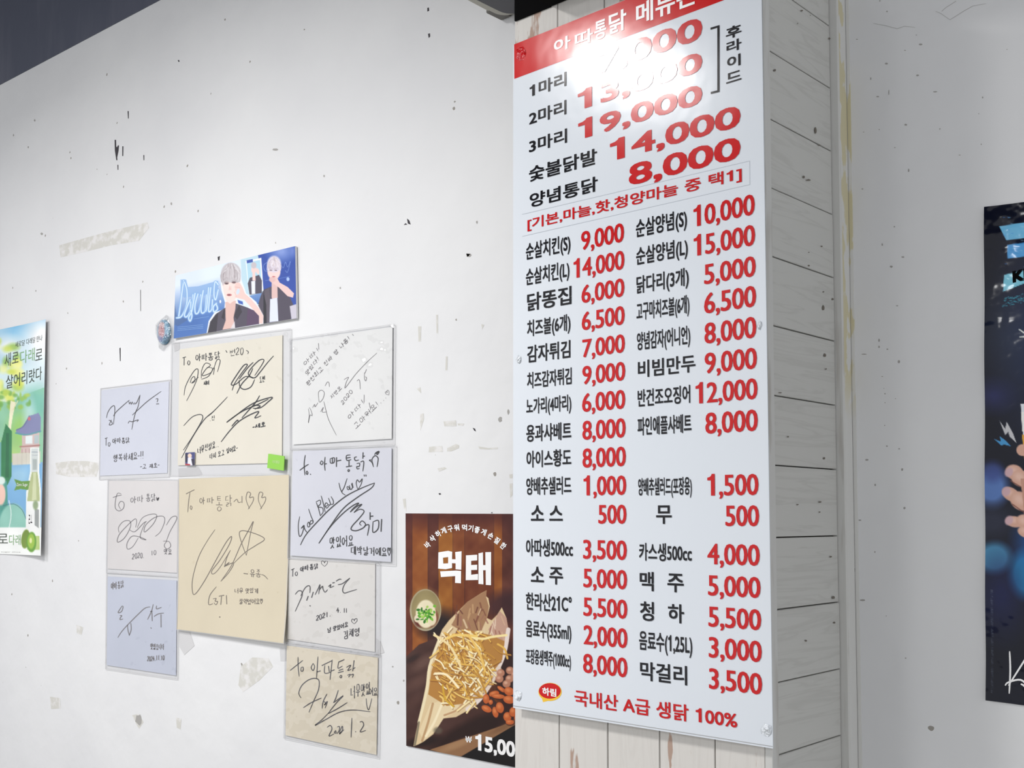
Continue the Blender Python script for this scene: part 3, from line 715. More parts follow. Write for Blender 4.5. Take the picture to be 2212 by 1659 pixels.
rows = [('순살치킨(S)', 2, 137, 503, 155, 400, 540), ('순살치킨(L)', 2, 137, 495, 155, 610, 750), ('닭똥집', 2, 147, 512, 165, 815, 962), ('치즈볼(6개)', 2, 147, 503, 165, 1035, 1172),
        ('감자튀김', 2, 148, 503, 165, 1245, 1388), ('치즈감자튀김', 2, 147, 513, 165, 1465, 1600),
        ('순살양념(S)', 2, 1043, 1463, 1060, 205, 355), ('순살양념(L)', 2, 1045, 1470, 1060, 435, 583), ('닭다리(3개)', 2, 1048, 1478, 1065, 672, 818),
        ('고구마치즈볼(6개)', 2, 1048, 1483, 1065, 890, 1040), ('양념감자(어니언)', 2, 1052, 1490, 1070, 1135, 1285), ('비빔만두', 2, 1060, 1533, 1080, 1368, 1510),
        ('노가리(4마리)', 3, 140, 510, 155, 78, 210), ('반건조오징어', 3, 1058, 1490, 1075, 5, 150), ('용과샤베트', 3, 140, 510, 160, 295, 438),
        ('파인애플샤베트', 3, 1057, 1500, 1075, 235, 385), ('아이스황도', 3, 142, 510, 160, 510, 650), ('양배추샐러드', 3, 140, 510, 160, 730, 875),
        ('양배추샐러드(포장용)', 3, 1062, 1503, 1080, 735, 880), ('소', 3, 178, 285, 230, 960, 1087), ('스', 3, 330, 440, 385, 962, 1087), ('무', 3, 1210, 1338, 1270, 960, 1113),
        ('소', 3, 178, 285, 230, 1465, 1592), ('주', 3, 330, 442, 385, 1470, 1612),
        ('맥', 4, 1075, 1190, 1130, 42, 200), ('주', 4, 1303, 1437, 1370, 58, 212), ('청', 4, 1078, 1192, 1135, 288, 448), ('하', 4, 1308, 1440, 1370, 308, 465), ('막걸리', 4, 1078, 1465, 1095, 780, 935)]
for r in rows: lab(*r)
lab('아따생500cc', 3, 138, 523, 155, 1235, 1378, ref='아따생'); lab('카스생500cc', 3, 1070, 1503, 1085, 1268, 1415, ref='카스생')
lab('한라산21C°', 4, 137, 513, 155, 212, 358, ref='한라산'); lab('음료수(355ml)', 4, 137, 510, 155, 440, 580); lab('음료수(1,25L)', 4, 1070, 1507, 1090, 530, 687)
lab('포장용생맥주(1000cc)', 4, 137, 507, 155, 675, 800, bold=0.018)
P_ = [('9,000', 2, 592, 945, 630, 300, 455), ('14,000', 2, 530, 948, 550, 537, 690), ('6,000', 2, 595, 948, 630, 743, 893), ('6,500', 2, 597, 950, 630, 965, 1118),
      ('7,000', 2, 602, 952, 630, 1192, 1342), ('9,000', 2, 602, 955, 635, 1412, 1565), ('10,000', 2, 1518, 2022, 1545, 98, 265), ('15,000', 2, 1520, 2025, 1545, 340, 508),
      ('5,000', 2, 1605, 2030, 1640, 572, 738), ('6,500', 2, 1605, 2033, 1645, 808, 980), ('8,000', 2, 1608, 2035, 1650, 1055, 1228), ('9,000', 2, 1610, 2040, 1650, 1303, 1475),
      ('6,000', 3, 600, 955, 635, 35, 190), ('12,000', 3, 1535, 2045, 1560, -45, 123), ('8,000', 3, 602, 958, 640, 262, 420), ('8,000', 3, 1615, 2047, 1655, 195, 370),
      ('8,000', 3, 603, 960, 640, 490, 650), ('1,000', 3, 612, 963, 635, 722, 880), ('1,500', 3, 1632, 2053, 1655, 710, 882), ('500', 3, 733, 965, 770, 955, 1112),
      ('500', 3, 1780, 2058, 1820, 960, 1132), ('3,500', 3, 608, 968, 640, 1243, 1402), ('4,000', 3, 1632, 2063, 1670, 1275, 1447), ('5,000', 3, 610, 970, 645, 1480, 1637),
      ('5,000', 4, 1637, 2070, 1675, 70, 240), ('5,500', 4, 610, 972, 645, 253, 408), ('5,500', 4, 1640, 2075, 1675, 328, 497), ('2,000', 4, 612, 973, 645, 483, 643),
      ('3,000', 4, 1643, 2080, 1680, 580, 752), ('8,000', 4, 608, 973, 645, 718, 877), ('3,500', 4, 1645, 2083, 1680, 838, 1010)]
for r in P_: pr(*r)
lab('국내산 A급 생닭 100%', 4, 537, 1878, 560, 1015, 1145, 'ban_price', 0.018, ref='국내산')
# speech-bubble mark
def zpt(pts): return [(1100+x/3.814, 1224+y/3.814) for x, y in pts]
def ellp(cx, cy, rx, ry, n=28): return [(cx+rx*math.cos(i*6.2832/n), cy+ry*math.sin(i*6.2832/n)) for i in range(n)]
shape_px('logo_outline', [zpt(ellp(336, 1032, 96, 75))], BAN, M['ban_yellow'], ban, 0.0003)['label'] = 'yellow outline of the round mark'
shape_px('logo_tail', [zpt([(268, 1080), (278, 1117), (330, 1104), (400, 1080), (350, 1060)])], BAN, M['ban_yellow'], ban, 0.0001)['label'] = 'yellow tail of the round mark'
shape_px('logo_bubble', [zpt(ellp(334, 1024, 90, 64))], BAN, M['ban_red'], ban, 0.0005)['label'] = 'red speech bubble mark'
lab('하림', 4, 272, 388, 290, 995, 1060, W, 0.03); 
# hem lines along the bottom and the folded left edge, and crumpled clear tape at the corners
hm = Ink(); hm.st([(1109, 1524.5), (1669, 1612.5)], 1.0, False); hm.build('hem', BAN, M['mark_grey'], ban, 0.0006)
M['tape'] = mat('glossy_tape', (228, 234, 240), 0.12, 0.8, bump=(70, 0.8, 0.02))
M['tape_red'] = mat('glossy_red_tape', (205, 20, 24), 0.12, 0.8, bump=(60, 0.8, 0.02))
for cx, cy, rx, ry, sd, mm in ((1119, 1503, 10, 14, 3, 'tape'), (1655, 1576, 14, 16, 8, 'tape'), (1126, 116, 14, 17, 5, 'tape_red'), (1120, 776, 7, 11, 9, 'tape'), (1640, 702, 6, 12, 12, 'tape')):
    r = random.Random(sd); V = [(cx, cy)]; ex = [0.003 if mm == 'tape' else 0.0018]; Fc = []
    for ring, (q, e) in enumerate(((0.5, 0.0022 if mm == 'tape' else 0.0014), (1.0, 0.0006))):
        for i in range(10):
            a = i*0.62832; rr = q*(1-0.3*r.random()); V.append((cx+rx*rr*math.cos(a), cy+ry*rr*math.sin(a))); ex.append(e*r.uniform(0.5, 1.3))
    for i in range(10):
        j = (i+1) % 10; Fc.append((0, 1+j, 1+i)); Fc.append((1+i, 1+j, 11+j, 11+i))
    V = np.array(V); o = mesh_obj('tape', BAN.pt(V[:, 0], V[:, 1], np.array(ex)), Fc, M[mm], ban)

# ================================================================== autograph cards
K5 = (5.027, 200, 700); K6 = (5.53, 600, 680); K7 = (6.143, 600, 960); K8 = (4.366, 200, 1020); K9 = (6.914, 200, 1230); KE = (7.9, 590, 1200); KF = (6.146, 590, 1380)
def card(name_label, corners, c, i, margin=(6, 8, 6, 8), lift=None, rough=0.7):
    sh = Sheet(corners, B1, 0.0020+0.0005*i, lift)
    m = mat('card_paper', c, rough, 0.2, var=(tuple(max(0, x-5) for x in c), (5, 5, 5), 0.4, 0.7))
    o = sh.build('autograph_card', m, nu=10, nv=12, th=0.0009)
    tag(o, name_label, 'signed card', 'signed cards taped to the white wall')
    l, t, r, b = margin; TL, TR, BR, BL = [np.array(q, float) for q in corners]
    fs = Sheet([TL+(-l, -t), TR+(r, -t), BR+(r, b), BL+(-l, b)], B1, 0.0020+0.0005*i, lift)
    f = fs.build('plastic_sleeve', M['film'], o, nu=10, nv=10, extra=0.0008, closed=False); f['label'] = 'clear plastic sleeve'
    # welded border of the sleeve
    e = Ink(); c4 = [fs.c[0], fs.c[1], fs.c[2], fs.c[3], fs.c[0]]
    for a, b2 in zip(c4[:-1], c4[1:]): e.st([tuple(a), tuple(a*0.5+b2*0.5), tuple(b2)], 0.9, False)
    e.build('sleeve_edge', fs, M['sleeve_edge'], o, 0.0009)
    return sh, o
M['sleeve_edge'] = mat('sleeve_edge', (188, 188, 190), 0.3, 0.5)
cards = {}
LB = {
 'A': 'bluish white signed card at the far left of the group, topmost of its column',
 'B': 'cream signed card with four signatures directly below the blue photo strip',
 'C': 'bright white signed card with slanting lines of writing, topmost of right column',
 'D': 'white signed card reading God Bless You in bold black pen',
 'E': 'small white signed card dated 2021 below the God Bless You card',
 'F': 'pale cream signed card dated 2022.1.2, lowest of the right column',
 'G': 'large yellowed beige signed sheet with a star shaped signature in the middle',
 'H': 'white signed card with looping pen signature left of the large beige sheet',
 'I': 'blue grey signed card with sparse writing, lowest of the left column'}
cards['A'] = card(LB['A'], [(218.9, 843.2), (365, 824), (361, 1022), (216, 1028)], (218, 222, 234), 0, (2, 4, 4, 8))
cards['H'] = card(LB['H'], [(235.5, 1038.3), (384.4, 1038), (382, 1237.6), (232, 1228.4)], (226, 223, 222), 1, (3, 2, 1, 8))
cards['I'] = card(LB['I'], [(232.5, 1245.2), (381.5, 1253.9), (380, 1459.2), (230.4, 1436.8)], (202, 208, 223), 2, (3, 8, 3, 8))
cards['B'] = card(LB['B'], [(388, 754.7), (609.8, 723.9), (608.8, 1000), (384, 1005.4)], (236, 231, 216), 3, (18, 14, 18, 22))
cards['C'] = card(LB['C'], [(631.6, 737.9), (847.7, 706.2), (846, 947.6), (632.5, 960.3)], (236, 237, 236), 4, (6, 6, 4, 12))
cards['D'] = card(LB['D'], [(632.6, 974.7), (845.8, 967.3), (844.2, 1214), (626.9, 1200)], (220, 222, 231), 5, (6, 6, 8, 6))
cards['G'] = card(LB['G'], [(386.7, 1034.9), (623.7, 1025.7), (620.3, 1388.8), (385.5, 1359)], (226, 215, 188), 6, (1, 1, 1, 1), lambda u, v: 0.012*v**6*(0.4+0.6*u))
cards['E'] = card(LB['E'], [(622.3, 1207.6), (810.3, 1215.8), (809.6, 1408.2), (621, 1380.4)], (228, 226, 222), 1, (2, 2, 10, 10))
cards['F'] = card(LB['F'], [(619.3, 1394.6), (816.2, 1420.7), (812.9, 1630.6), (616.8, 1588.3)], (226, 217, 197), 2, (4, 8, 5, 6))

def pen(key, fr, fn, m='ink_mid', seed=1):
    ink = Ink(*fr, seed=seed); ink.note = Ink(*fr, seed=seed); fn(ink); sh, o = cards[key]
    for q, nm in ((ink, 'signature'), (ink.note, 'written_note')):
        q.build(nm, sh, M[m], o)['kind'] = 'stuff'
def wA(k):
    for p in ([(150, 1020), (165, 960), (200, 905), (236, 888), (240, 960), (225, 1090)], [(175, 1045), (195, 1050), (215, 1085), (180, 1095), (205, 1040)], [(225, 1000), (260, 950), (330, 885), (400, 825)],
              [(515, 770), (480, 850), (455, 870)], [(515, 770), (495, 890), (470, 950), (445, 1040), (425, 1145)], [(430, 990), (500, 925), (600, 835), (745, 730)], [(385, 1080), (400, 1055), (430, 1060), (495, 1040), (480, 1062)],
              [(685, 815), (708, 812), (700, 850)], [(690, 868), (722, 866)]): k.st(p, 1.7)
    k.st([(390, 835), (400, 870), (408, 845), (420, 872), (430, 845), (442, 870), (460, 850)], 1.3)
    k.write('To', 128, 1325, 195, 1322, 85, 1.4); k.write('아따통닭', 212, 1300, 405, 1290, 62, 1.5)
    k.write('행복하세요~!!', 222, 1500, 560, 1460, 80, 1.5); k.write('-고 재호-', 515, 1572, 728, 1555, 48, 1.4)
pen('A', K5, wA, 'ink_mid', 2)
def wB(k):
    k.write('To', 975, 450, 1062, 440, 90, 1.6); k.write('아따통닭', 1110, 415, 1385, 375, 82, 1.8); k.write('번20', 1480, 355, 1640, 325, 75, 1.4)
    k.st([(1445, 285), (1460, 310)], 1.6); k.st([(1665, 285), (1690, 300), (1685, 325)], 1.6)
    for p in ([(993, 775), (1005, 690), (1050, 590), (1110, 500), (1145, 495), (1135, 590), (1090, 700), (1020, 835)], [(1060, 640), (1075, 590), (1105, 570), (1110, 620), (1075, 640), (1150, 575)],
              [(1180, 590), (1185, 500), (1225, 425), (1280, 445), (1230, 490), (1190, 560), (1280, 530), (1300, 480), (1240, 470)], [(1180, 600), (1260, 565), (1320, 470), (1310, 550)], [(1320, 470), (1350, 390), (1385, 400), (1355, 520)]): k.st(p, 1.7)
    for p in ([(1515, 720), (1545, 640), (1620, 530), (1680, 445), (1640, 450), (1560, 560), (1505, 655), (1560, 650), (1660, 570), (1745, 590)], [(1565, 755), (1620, 650), (1700, 560), (1740, 480)],
              [(1965, 345), (1890, 430), (1820, 520), (1755, 585), (1690, 530), (1800, 400), (1860, 400), (1760, 560)], [(1590, 610), (1600, 680), (1650, 710), (1720, 680), (1760, 600)], [(1590, 600), (1680, 480), (1745, 415)]): k.st(p, 2.4)
    for p in ([(988, 1105), (1080, 1010), (1160, 982), (1195, 1000), (1180, 1060), (1080, 1230), (985, 1370)], [(1465, 790), (1380, 880), (1290, 970), (1210, 1040), (1090, 1220), (965, 1455)], [(1250, 1000), (1300, 960)]): k.st(p, 1.9)
    for p in ([(1455, 1070), (1560, 990), (1680, 900), (1790, 840), (1950, 795), (1900, 850), (1820, 910), (1740, 915)], [(1395, 1280), (1480, 1170), (1580, 1065), (1700, 990), (1805, 950), (1760, 1020), (1830, 995)],
              [(1815, 775), (1770, 850), (1700, 930), (1620, 1020)], [(1745, 880), (1820, 890), (1760, 925)], [(1455, 1065), (1620, 950), (1800, 870), (1910, 815)], [(1510, 1110), (1570, 1045), (1580, 1060)]): k.st(p, 2.6)
    k.write('세이', 1205, 670, 1270, 655, 48, 1.5); k.write('도현', 1810, 640, 1870, 632, 70, 1.6); k.write('.진', 1265, 1055, 1335, 1040, 50, 1.3); k.write('-세호', 1735, 1145, 1880, 1110, 48, 2.2)
    k.write('너무친절요..', 1135, 1415, 1370, 1330, 75, 1.5); k.write('다시 오고 싶어요-', 1270, 1470, 1575, 1370, 60, 1.5)
pen('B', K5, wB, 'ink', 3)
def wC(k):
    up = (-28, -44)
    k.write('아따!', 320, 620, 500, 420, 60, 1.3, up); k.write('맛있다!', 345, 735, 500, 530, 55, 1.4, up); k.write('완전최고 진짜 짱 나옴!', 355, 860, 870, 290, 60, 1.4, up)
    k.st([(485, 340), (490, 415)], 1.2); k.st([(890, 230), (905, 250)], 1.3)
    for p in ([(1185, 455), (1060, 570), (930, 710), (840, 830), (800, 875), (820, 800), (845, 745), (790, 775)], [(550, 1035), (570, 1120), (610, 1260), (700, 1440)],
              [(490, 1020), (485, 930), (520, 900), (555, 930), (540, 1000), (500, 1045), (490, 1010)], [(365, 1120), (375, 1200), (365, 1290), (385, 1200), (410, 1205), (400, 1150), (375, 1105)], [(510, 1160), (545, 1105), (530, 1160), (580, 1160)],
              [(415, 1110), (440, 1070), (445, 1100), (480, 1050)], [(565, 850), (590, 805), (610, 810), (615, 860)], [(1035, 690), (1035, 760), (1050, 790), (1060, 750), (1040, 740)], [(1060, 650), (1040, 700)], [(945, 790), (975, 780), (985, 890)]): k.st(p, 1.3)
    k.write('지안오', 640, 1010, 770, 880, 60, 1.3, (-24, -36)); k.write('2020', 770, 1080, 900, 920, 60, 1.3, (-28, -34))
    k.write('아따!', 850, 1265, 1040, 1040, 70, 1.4, (-30, -46)); k.write('고마워요!...♡', 930, 1370, 1350, 940, 80, 1.3, (-36, -50))
    k.st([(1032, 955), (1030, 1050)], 1.2); k.st([(1090, 1050), (1110, 1135)], 1.2)
pen('C', K6, wC, 'ink_soft', 4)
def wD(k):
    for p in ([(365, 140), (350, 260), (360, 410)], [(290, 345), (350, 300), (410, 262)], [(385, 350), (400, 375), (390, 398), (376, 380), (385, 350)], [(428, 395), (440, 398)],
              [(580, 215), (600, 240), (585, 268), (563, 250), (580, 215)], [(628, 165), (620, 260), (628, 350)], [(622, 262), (650, 255)],
              [(695, 190), (750, 178), (745, 240), (700, 245), (695, 190)], [(725, 182), (725, 245)], [(780, 170), (778, 298)], [(778, 222), (842, 208)],
              [(965, 140), (912, 150), (918, 212), (975, 200)], [(915, 180), (965, 172)], [(945, 215), (945, 290)], [(905, 298), (985, 285)], [(940, 330), (952, 345), (938, 360), (930, 345), (940, 330)],
              [(1050, 165), (1018, 175), (1030, 215), (1075, 205)], [(1132, 105), (1128, 190)], [(1128, 158), (1156, 155)], [(1045, 255), (1085, 250), (1080, 290), (1048, 295), (1055, 325), (1085, 318)], [(1095, 235), (1140, 228), (1128, 358)],
              [(1270, 300), (1250, 240), (1215, 210), (1245, 205)], [(1265, 270), (1250, 200), (1290, 150), (1330, 180), (1325, 250), (1315, 300)], [(1285, 140), (1300, 110), (1320, 135), (1345, 95), (1310, 100)]): k.st(p, 2.3)
    k.st([(1305, 115), (1345, 95)], 4)
    # God Bless You, heart, underline and the long flourish
    for p in ([(290, 955), (272, 1080), (285, 1215), (320, 1190), (350, 1075), (310, 1115), (345, 1085)], [(345, 1070), (360, 1130), (395, 1175)], [(390, 1060), (410, 1030), (425, 1080), (400, 1095), (390, 1060)], [(408, 855), (440, 950), (470, 1030), (425, 1060), (440, 1010), (468, 1025)],
              [(510, 770), (540, 850), (565, 950)], [(505, 765), (560, 740), (565, 790), (530, 830), (590, 840), (600, 900), (560, 950)], [(575, 680), (605, 790), (628, 900)], [(625, 830), (665, 800), (640, 775), (625, 810), (650, 845), (690, 800)],
              [(672, 710), (690, 760), (700, 800), (670, 800)], [(705, 690), (735, 745), (735, 790), (705, 795)], [(810, 510), (830, 590), (850, 635)], [(920, 450), (880, 570), (850, 635), (900, 675)], [(915, 565), (930, 600), (950, 590), (935, 560), (915, 565)],
              [(950, 540), (965, 600), (990, 570), (975, 520)], [(985, 510), (1000, 575)], [(1062, 600), (1040, 520), (1055, 470), (1085, 500), (1120, 455), (1105, 530), (1062, 600)], [(1145, 400), (1150, 425)], [(1168, 400), (1172, 425)]): k.st(p, 2.0)
    for p in ([(300, 1335), (380, 1190), (560, 990), (700, 850), (900, 690), (1100, 585), (1285, 510)], [(1285, 510), (1240, 580), (1060, 700), (870, 850), (700, 1080), (545, 1315)],
              [(545, 1310), (700, 1090), (860, 920), (1000, 810), (1075, 780), (1000, 850), (960, 900)], [(960, 900), (1040, 830), (1115, 795), (1060, 850), (1010, 905)],
              [(1010, 905), (1090, 860), (1145, 890), (1080, 980), (990, 1080), (975, 1130), (1040, 1145), (1130, 1110), (1165, 1060), (1120, 1015), (1085, 1050), (1110, 1075)],
              [(1225, 900), (1225, 1000)], [(1225, 955), (1268, 950)], [(1145, 1085), (1210, 1070), (1188, 1212)], [(1265, 1020), (1262, 1165), (1330, 1120), (1335, 1010), (1270, 1025)], [(1378, 990), (1370, 1158)]): k.st(p, 2.6)
    k.write('맛있어요', 680, 1390, 1010, 1340, 150, 2.1); k.write('대박날거에요♡', 965, 1470, 1500, 1480, 115, 2.2)
pen('D', K7, wD, 'ink', 5)
def wE(k):
    k.write('To', 300, 370, 430, 340, 130, 1.8); k.write('아따통닭', 455, 285, 775, 215, 95, 2.2, fill=0.8); k.write('♡', 815, 200, 950, 190, 110, 1.3)
    for p in ([(375, 665), (430, 605), (485, 610), (495, 680), (450, 790), (375, 955)], [(470, 690), (540, 560), (600, 515), (630, 540), (625, 640)], [(570, 770), (600, 690)], [(655, 720), (685, 620)], [(715, 670), (770, 560), (800, 500), (775, 660)],
              [(780, 600), (840, 525), (850, 570), (885, 625), (930, 580)], [(940, 530), (985, 495), (970, 545), (1040, 520)], [(1010, 470), (1050, 460)], [(1070, 440), (1130, 405), (1165, 408)], [(1105, 500), (1180, 480), (1250, 430), (1310, 385)],
              [(1310, 385), (1220, 490), (1185, 590), (1215, 640), (1290, 620), (1430, 578)], [(620, 855), (640, 862)]): k.st(p, 2.2)
    k.write('2021.', 725, 1110, 990, 1030, 85, 2.0); k.write('4.', 1075, 985, 1170, 970, 85, 2.0); k.write('11', 1195, 975, 1270, 970, 75, 1.8)
    k.write('넘 맛있어요', 920, 1325, 1280, 1210, 85, 2.0); k.write('♡', 1320, 1180, 1440, 1160, 95, 1.6); k.write('김채영', 1190, 1420, 1480, 1370, 140, 2.1)
pen('E', KE, wE, 'ink_mid', 6)
def wF(k):
    for p in ([(330, 240), (332, 370), (345, 500)], [(225, 420), (300, 360), (395, 285)], [(370, 380), (398, 378), (395, 425), (370, 425), (370, 380)],
              [(530, 325), (505, 380), (530, 420), (550, 370), (530, 325)], [(595, 235), (585, 380), (575, 520)], [(580, 440), (630, 425)], [(645, 355), (780, 290)], [(685, 350), (685, 455), (770, 440)], [(735, 360), (745, 440)], [(785, 275), (770, 400), (755, 545)], [(765, 430), (815, 410)],
              [(865, 310), (945, 275)], [(870, 310), (860, 390), (920, 360)], [(870, 420), (930, 400)], [(860, 450), (935, 430)], [(890, 485), (910, 490), (905, 515), (888, 512), (890, 485)],
              [(970, 380), (1030, 350), (990, 420), (1040, 400)], [(1075, 285), (1055, 430)], [(1060, 400), (1090, 380)], [(985, 485), (1025, 470), (1000, 510)], [(1030, 480), (1065, 470), (1050, 515)]): k.st(p, 2.0)
    for p in ([(370, 785), (340, 720), (380, 620), (470, 545), (560, 525), (610, 560), (600, 680), (540, 820), (475, 975)], [(400, 915), (500, 850), (640, 785)], [(715, 730), (665, 830), (650, 925)], [(670, 830), (695, 850), (680, 880), (720, 830), (690, 920)],
              [(865, 680), (830, 790), (800, 850)], [(800, 850), (930, 755), (840, 850), (725, 995)], [(725, 995), (850, 930), (985, 845)], [(725, 995), (640, 1080), (555, 1150), (700, 1070), (880, 975), (1060, 945), (1290, 968)]): k.st(p, 2.2)
    k.write('너무맛있', 1025, 790, 1290, 745, 165, 1.8); k.write('어요', 1265, 760, 1390, 750, 110, 1.8); k.st([(1235, 790), (1245, 890), (1270, 940), (1310, 790)], 1.8)
    for p in ([(715, 1175), (760, 1150), (780, 1200), (740, 1290), (810, 1260)], [(830, 1215), (812, 1245), (835, 1250), (830, 1215)], [(850, 1170), (880, 1165), (875, 1220), (845, 1260)], [(875, 1260), (915, 1160), (920, 1210), (880, 1265), (940, 1205)],
              [(1045, 1050), (1040, 1180), (1035, 1310)], [(1090, 1230), (1100, 1235)], [(1150, 1105), (1185, 1100), (1200, 1150), (1155, 1235), (1230, 1215)]): k.st(p, 2.1)
pen('F', KF, wF, 'ink_mid', 7)
def wG(k):
    k.st([(880, 205), (960, 165)], 1.5); k.st([(918, 190), (905, 280), (897, 378)], 1.5); k.st([(925, 315), (938, 330), (930, 352), (920, 335), (925, 315)], 1.4)
    k.write('아', 1005, 310, 1065, 308, 70, 1.4); k.write('따', 1075, 300, 1150, 295, 60, 1.5); k.write('통', 1160, 365, 1230, 362, 145, 1.4); k.write('닭', 1245, 330, 1320, 325, 110, 1.4)
    k.st([(1330, 280), (1360, 255), (1375, 285), (1400, 280)], 1.5); k.st([(1408, 225), (1408, 290)], 1.5)
    for ox in (0, 115): k.st([(1480+ox, 345), (1448+ox, 260), (1460+ox, 190), (1490+ox, 200), (1480+ox, 240), (1515+ox, 235), (1510+ox, 280), (1465+ox, 350)], 1.6)
    for p in ([(1155, 540), (1080, 650), (1000, 800), (945, 1000), (945, 1130), (975, 1145), (1060, 1020), (1180, 800), (1260, 660), (1310, 605), (1290, 680), (1200, 830), (1125, 930), (1140, 960), (1200, 900), (1300, 735)],
              [(1300, 735), (1265, 810), (1250, 880), (1290, 850), (1240, 890), (1330, 855), (1290, 940), (1210, 1030)], [(1210, 1030), (1310, 880), (1400, 680), (1480, 530), (1515, 465), (1490, 570), (1450, 785)],
              [(1450, 785), (1410, 680), (1385, 565), (1470, 560), (1620, 625), (1540, 690), (1440, 755), (1330, 860)], [(1170, 1080), (1110, 1160), (1100, 1245), (1140, 1240)], [(1140, 1195), (1170, 1190), (1160, 1215), (1185, 1220), (1170, 1250), (1150, 1230)],
              [(1195, 1170), (1245, 1160)], [(1220, 1170), (1215, 1250)], [(1265, 1160), (1272, 1245)]): k.st(p, 1.7)
    k.st([(1425, 955), (1465, 960)], 1.8); k.write('유종', 1480, 985, 1590, 1000, 75, 1.5); k.st([(1590, 965), (1620, 975), (1655, 1010)], 1.6)
    k.write('너무 맛있게', 1340, 1145, 1565, 1140, 48, 1.5); k.write('잘먹었어요♡', 1385, 1245, 1610, 1245, 52, 1.6); k.st([(1205, 1362), (1215, 1368)], 2.5)
pen('G', K8, wG, 'pencil', 8)
def wH(k):
    for p in ([(190, 240), (230, 225), (275, 215)], [(270, 205), (235, 200), (215, 270), (215, 340), (250, 365), (290, 340), (295, 290), (265, 275), (245, 310), (265, 350)]): k.st(p, 1.6)
    k.write('아따', 350, 300, 485, 275, 65, 1.5); k.write('통닭', 500, 285, 595, 270, 75, 1.7); k.st([(600, 235), (612, 265), (622, 240), (610, 262)], 3.2)
    for p in ([(250, 570), (245, 520), (290, 465), (350, 460), (355, 520), (300, 620), (235, 660), (250, 590), (330, 500), (400, 440), (415, 470), (405, 520)], [(350, 545), (400, 560), (480, 480), (510, 465)],
              [(420, 525), (470, 430), (560, 395), (605, 410), (570, 490), (490, 565), (500, 500), (580, 430), (660, 415), (680, 460), (640, 560), (590, 605)], [(500, 465), (460, 560), (450, 620), (505, 638), (440, 610), (370, 605), (325, 670), (330, 725), (380, 700), (430, 620)],
              [(695, 500), (740, 430), (785, 415), (790, 450), (730, 560), (695, 650)], [(665, 650), (720, 655), (735, 700), (700, 725), (675, 690), (700, 650)]): k.st(p, 1.6)
    k.write('2020.', 370, 820, 490, 805, 50, 1.6); k.write('10', 545, 785, 605, 780, 42, 1.4); k.write('맛요', 670, 775, 748, 775, 50, 1.7)
pen('H', K8, wH, 'ink_soft', 9)
def wI(k):
    k.write('아따통닭', 270, 305, 465, 270, 110, 1.7)
    for p in ([(440, 545), (410, 590), (380, 645), (430, 630), (455, 560), (440, 545)], [(405, 690), (435, 690), (415, 720), (410, 750), (455, 740)], [(375, 1020), (440, 920), (560, 790), (680, 670), (780, 580), (860, 560)], [(570, 800), (575, 900), (545, 990)], [(520, 830), (530, 920), (550, 985)],
              [(905, 520), (880, 620), (820, 750)], [(860, 630), (895, 625)], [(885, 640), (890, 770)], [(955, 540), (955, 590), (1030, 565)], [(915, 705), (980, 665), (1065, 652)], [(1020, 670), (1022, 865)], [(865, 870), (880, 882)]): k.st(p, 2.0)
    k.write('맛있습니다', 860, 1200, 1070, 1200, 90, 1.7); k.write('2024.11.10', 815, 1370, 1075, 1350, 70, 1.8)
pen('I', K9, wI, 'ink_soft', 10)

# small printed photo stuck on the cream card
def paint_mini(C):
    C.put(np.ones(C.X.shape), (60, 65, 120)); C.frame(*K5)
    C.ell(1055, 1430, 22, 25, (225, 200, 180)); C.poly([(1035, 1450), (1080, 1450), (1090, 1535), (1030, 1535)], (225, 225, 235)); C.poly([(1070, 1460), (1105, 1470), (1105, 1535), (1085, 1535)], (35, 30, 55)); C.poly([(1005, 1410), (1030, 1400), (1030, 1500), (1005, 1500)], (35, 32, 60)); C.poly([(1005, 1515), (1060, 1520), (1060, 1537), (1005, 1537)], (170, 50, 60))
M['print'] = mat('glossy_print', (255, 255, 255), 0.3, 0.4, vcol=True)
M['print_matte'] = mat('matte_print', (255, 255, 255), 0.5, 0.25, vcol=True)
ms = Sheet([(400, 978), (421, 976.5), (420, 1005.5), (400, 1005)], B1, 0.0075)
mp_ = ms.build('mini_photo', M['print'], nu=24, nv=32, th=0.0006, paint=paint_mini)
tag(mp_, 'tiny blue photo stuck on the lower left corner of the cream card', 'photo')
# green tag
gs = Sheet([(579.5, 980), (617, 985.5), (615.5, 1017), (577, 1011)], B1, 0.0085, lambda u, v: 0.004*u)
gt_ = gs.build('sticky_tag', mat('lime_paper', (140, 200, 78), 0.5, 0.3), nu=6, nv=6, th=0.0015)
tag(gt_, 'bright lime green tag with pale lettering at the cream card corner', 'tag')
type_px('lettering', '아따통닭', gs, (589, 1001), (17, 1.0), (0.5, -7), mat('pale_green', (205, 228, 170), 0.5, 0.3), gt_, 0.0)

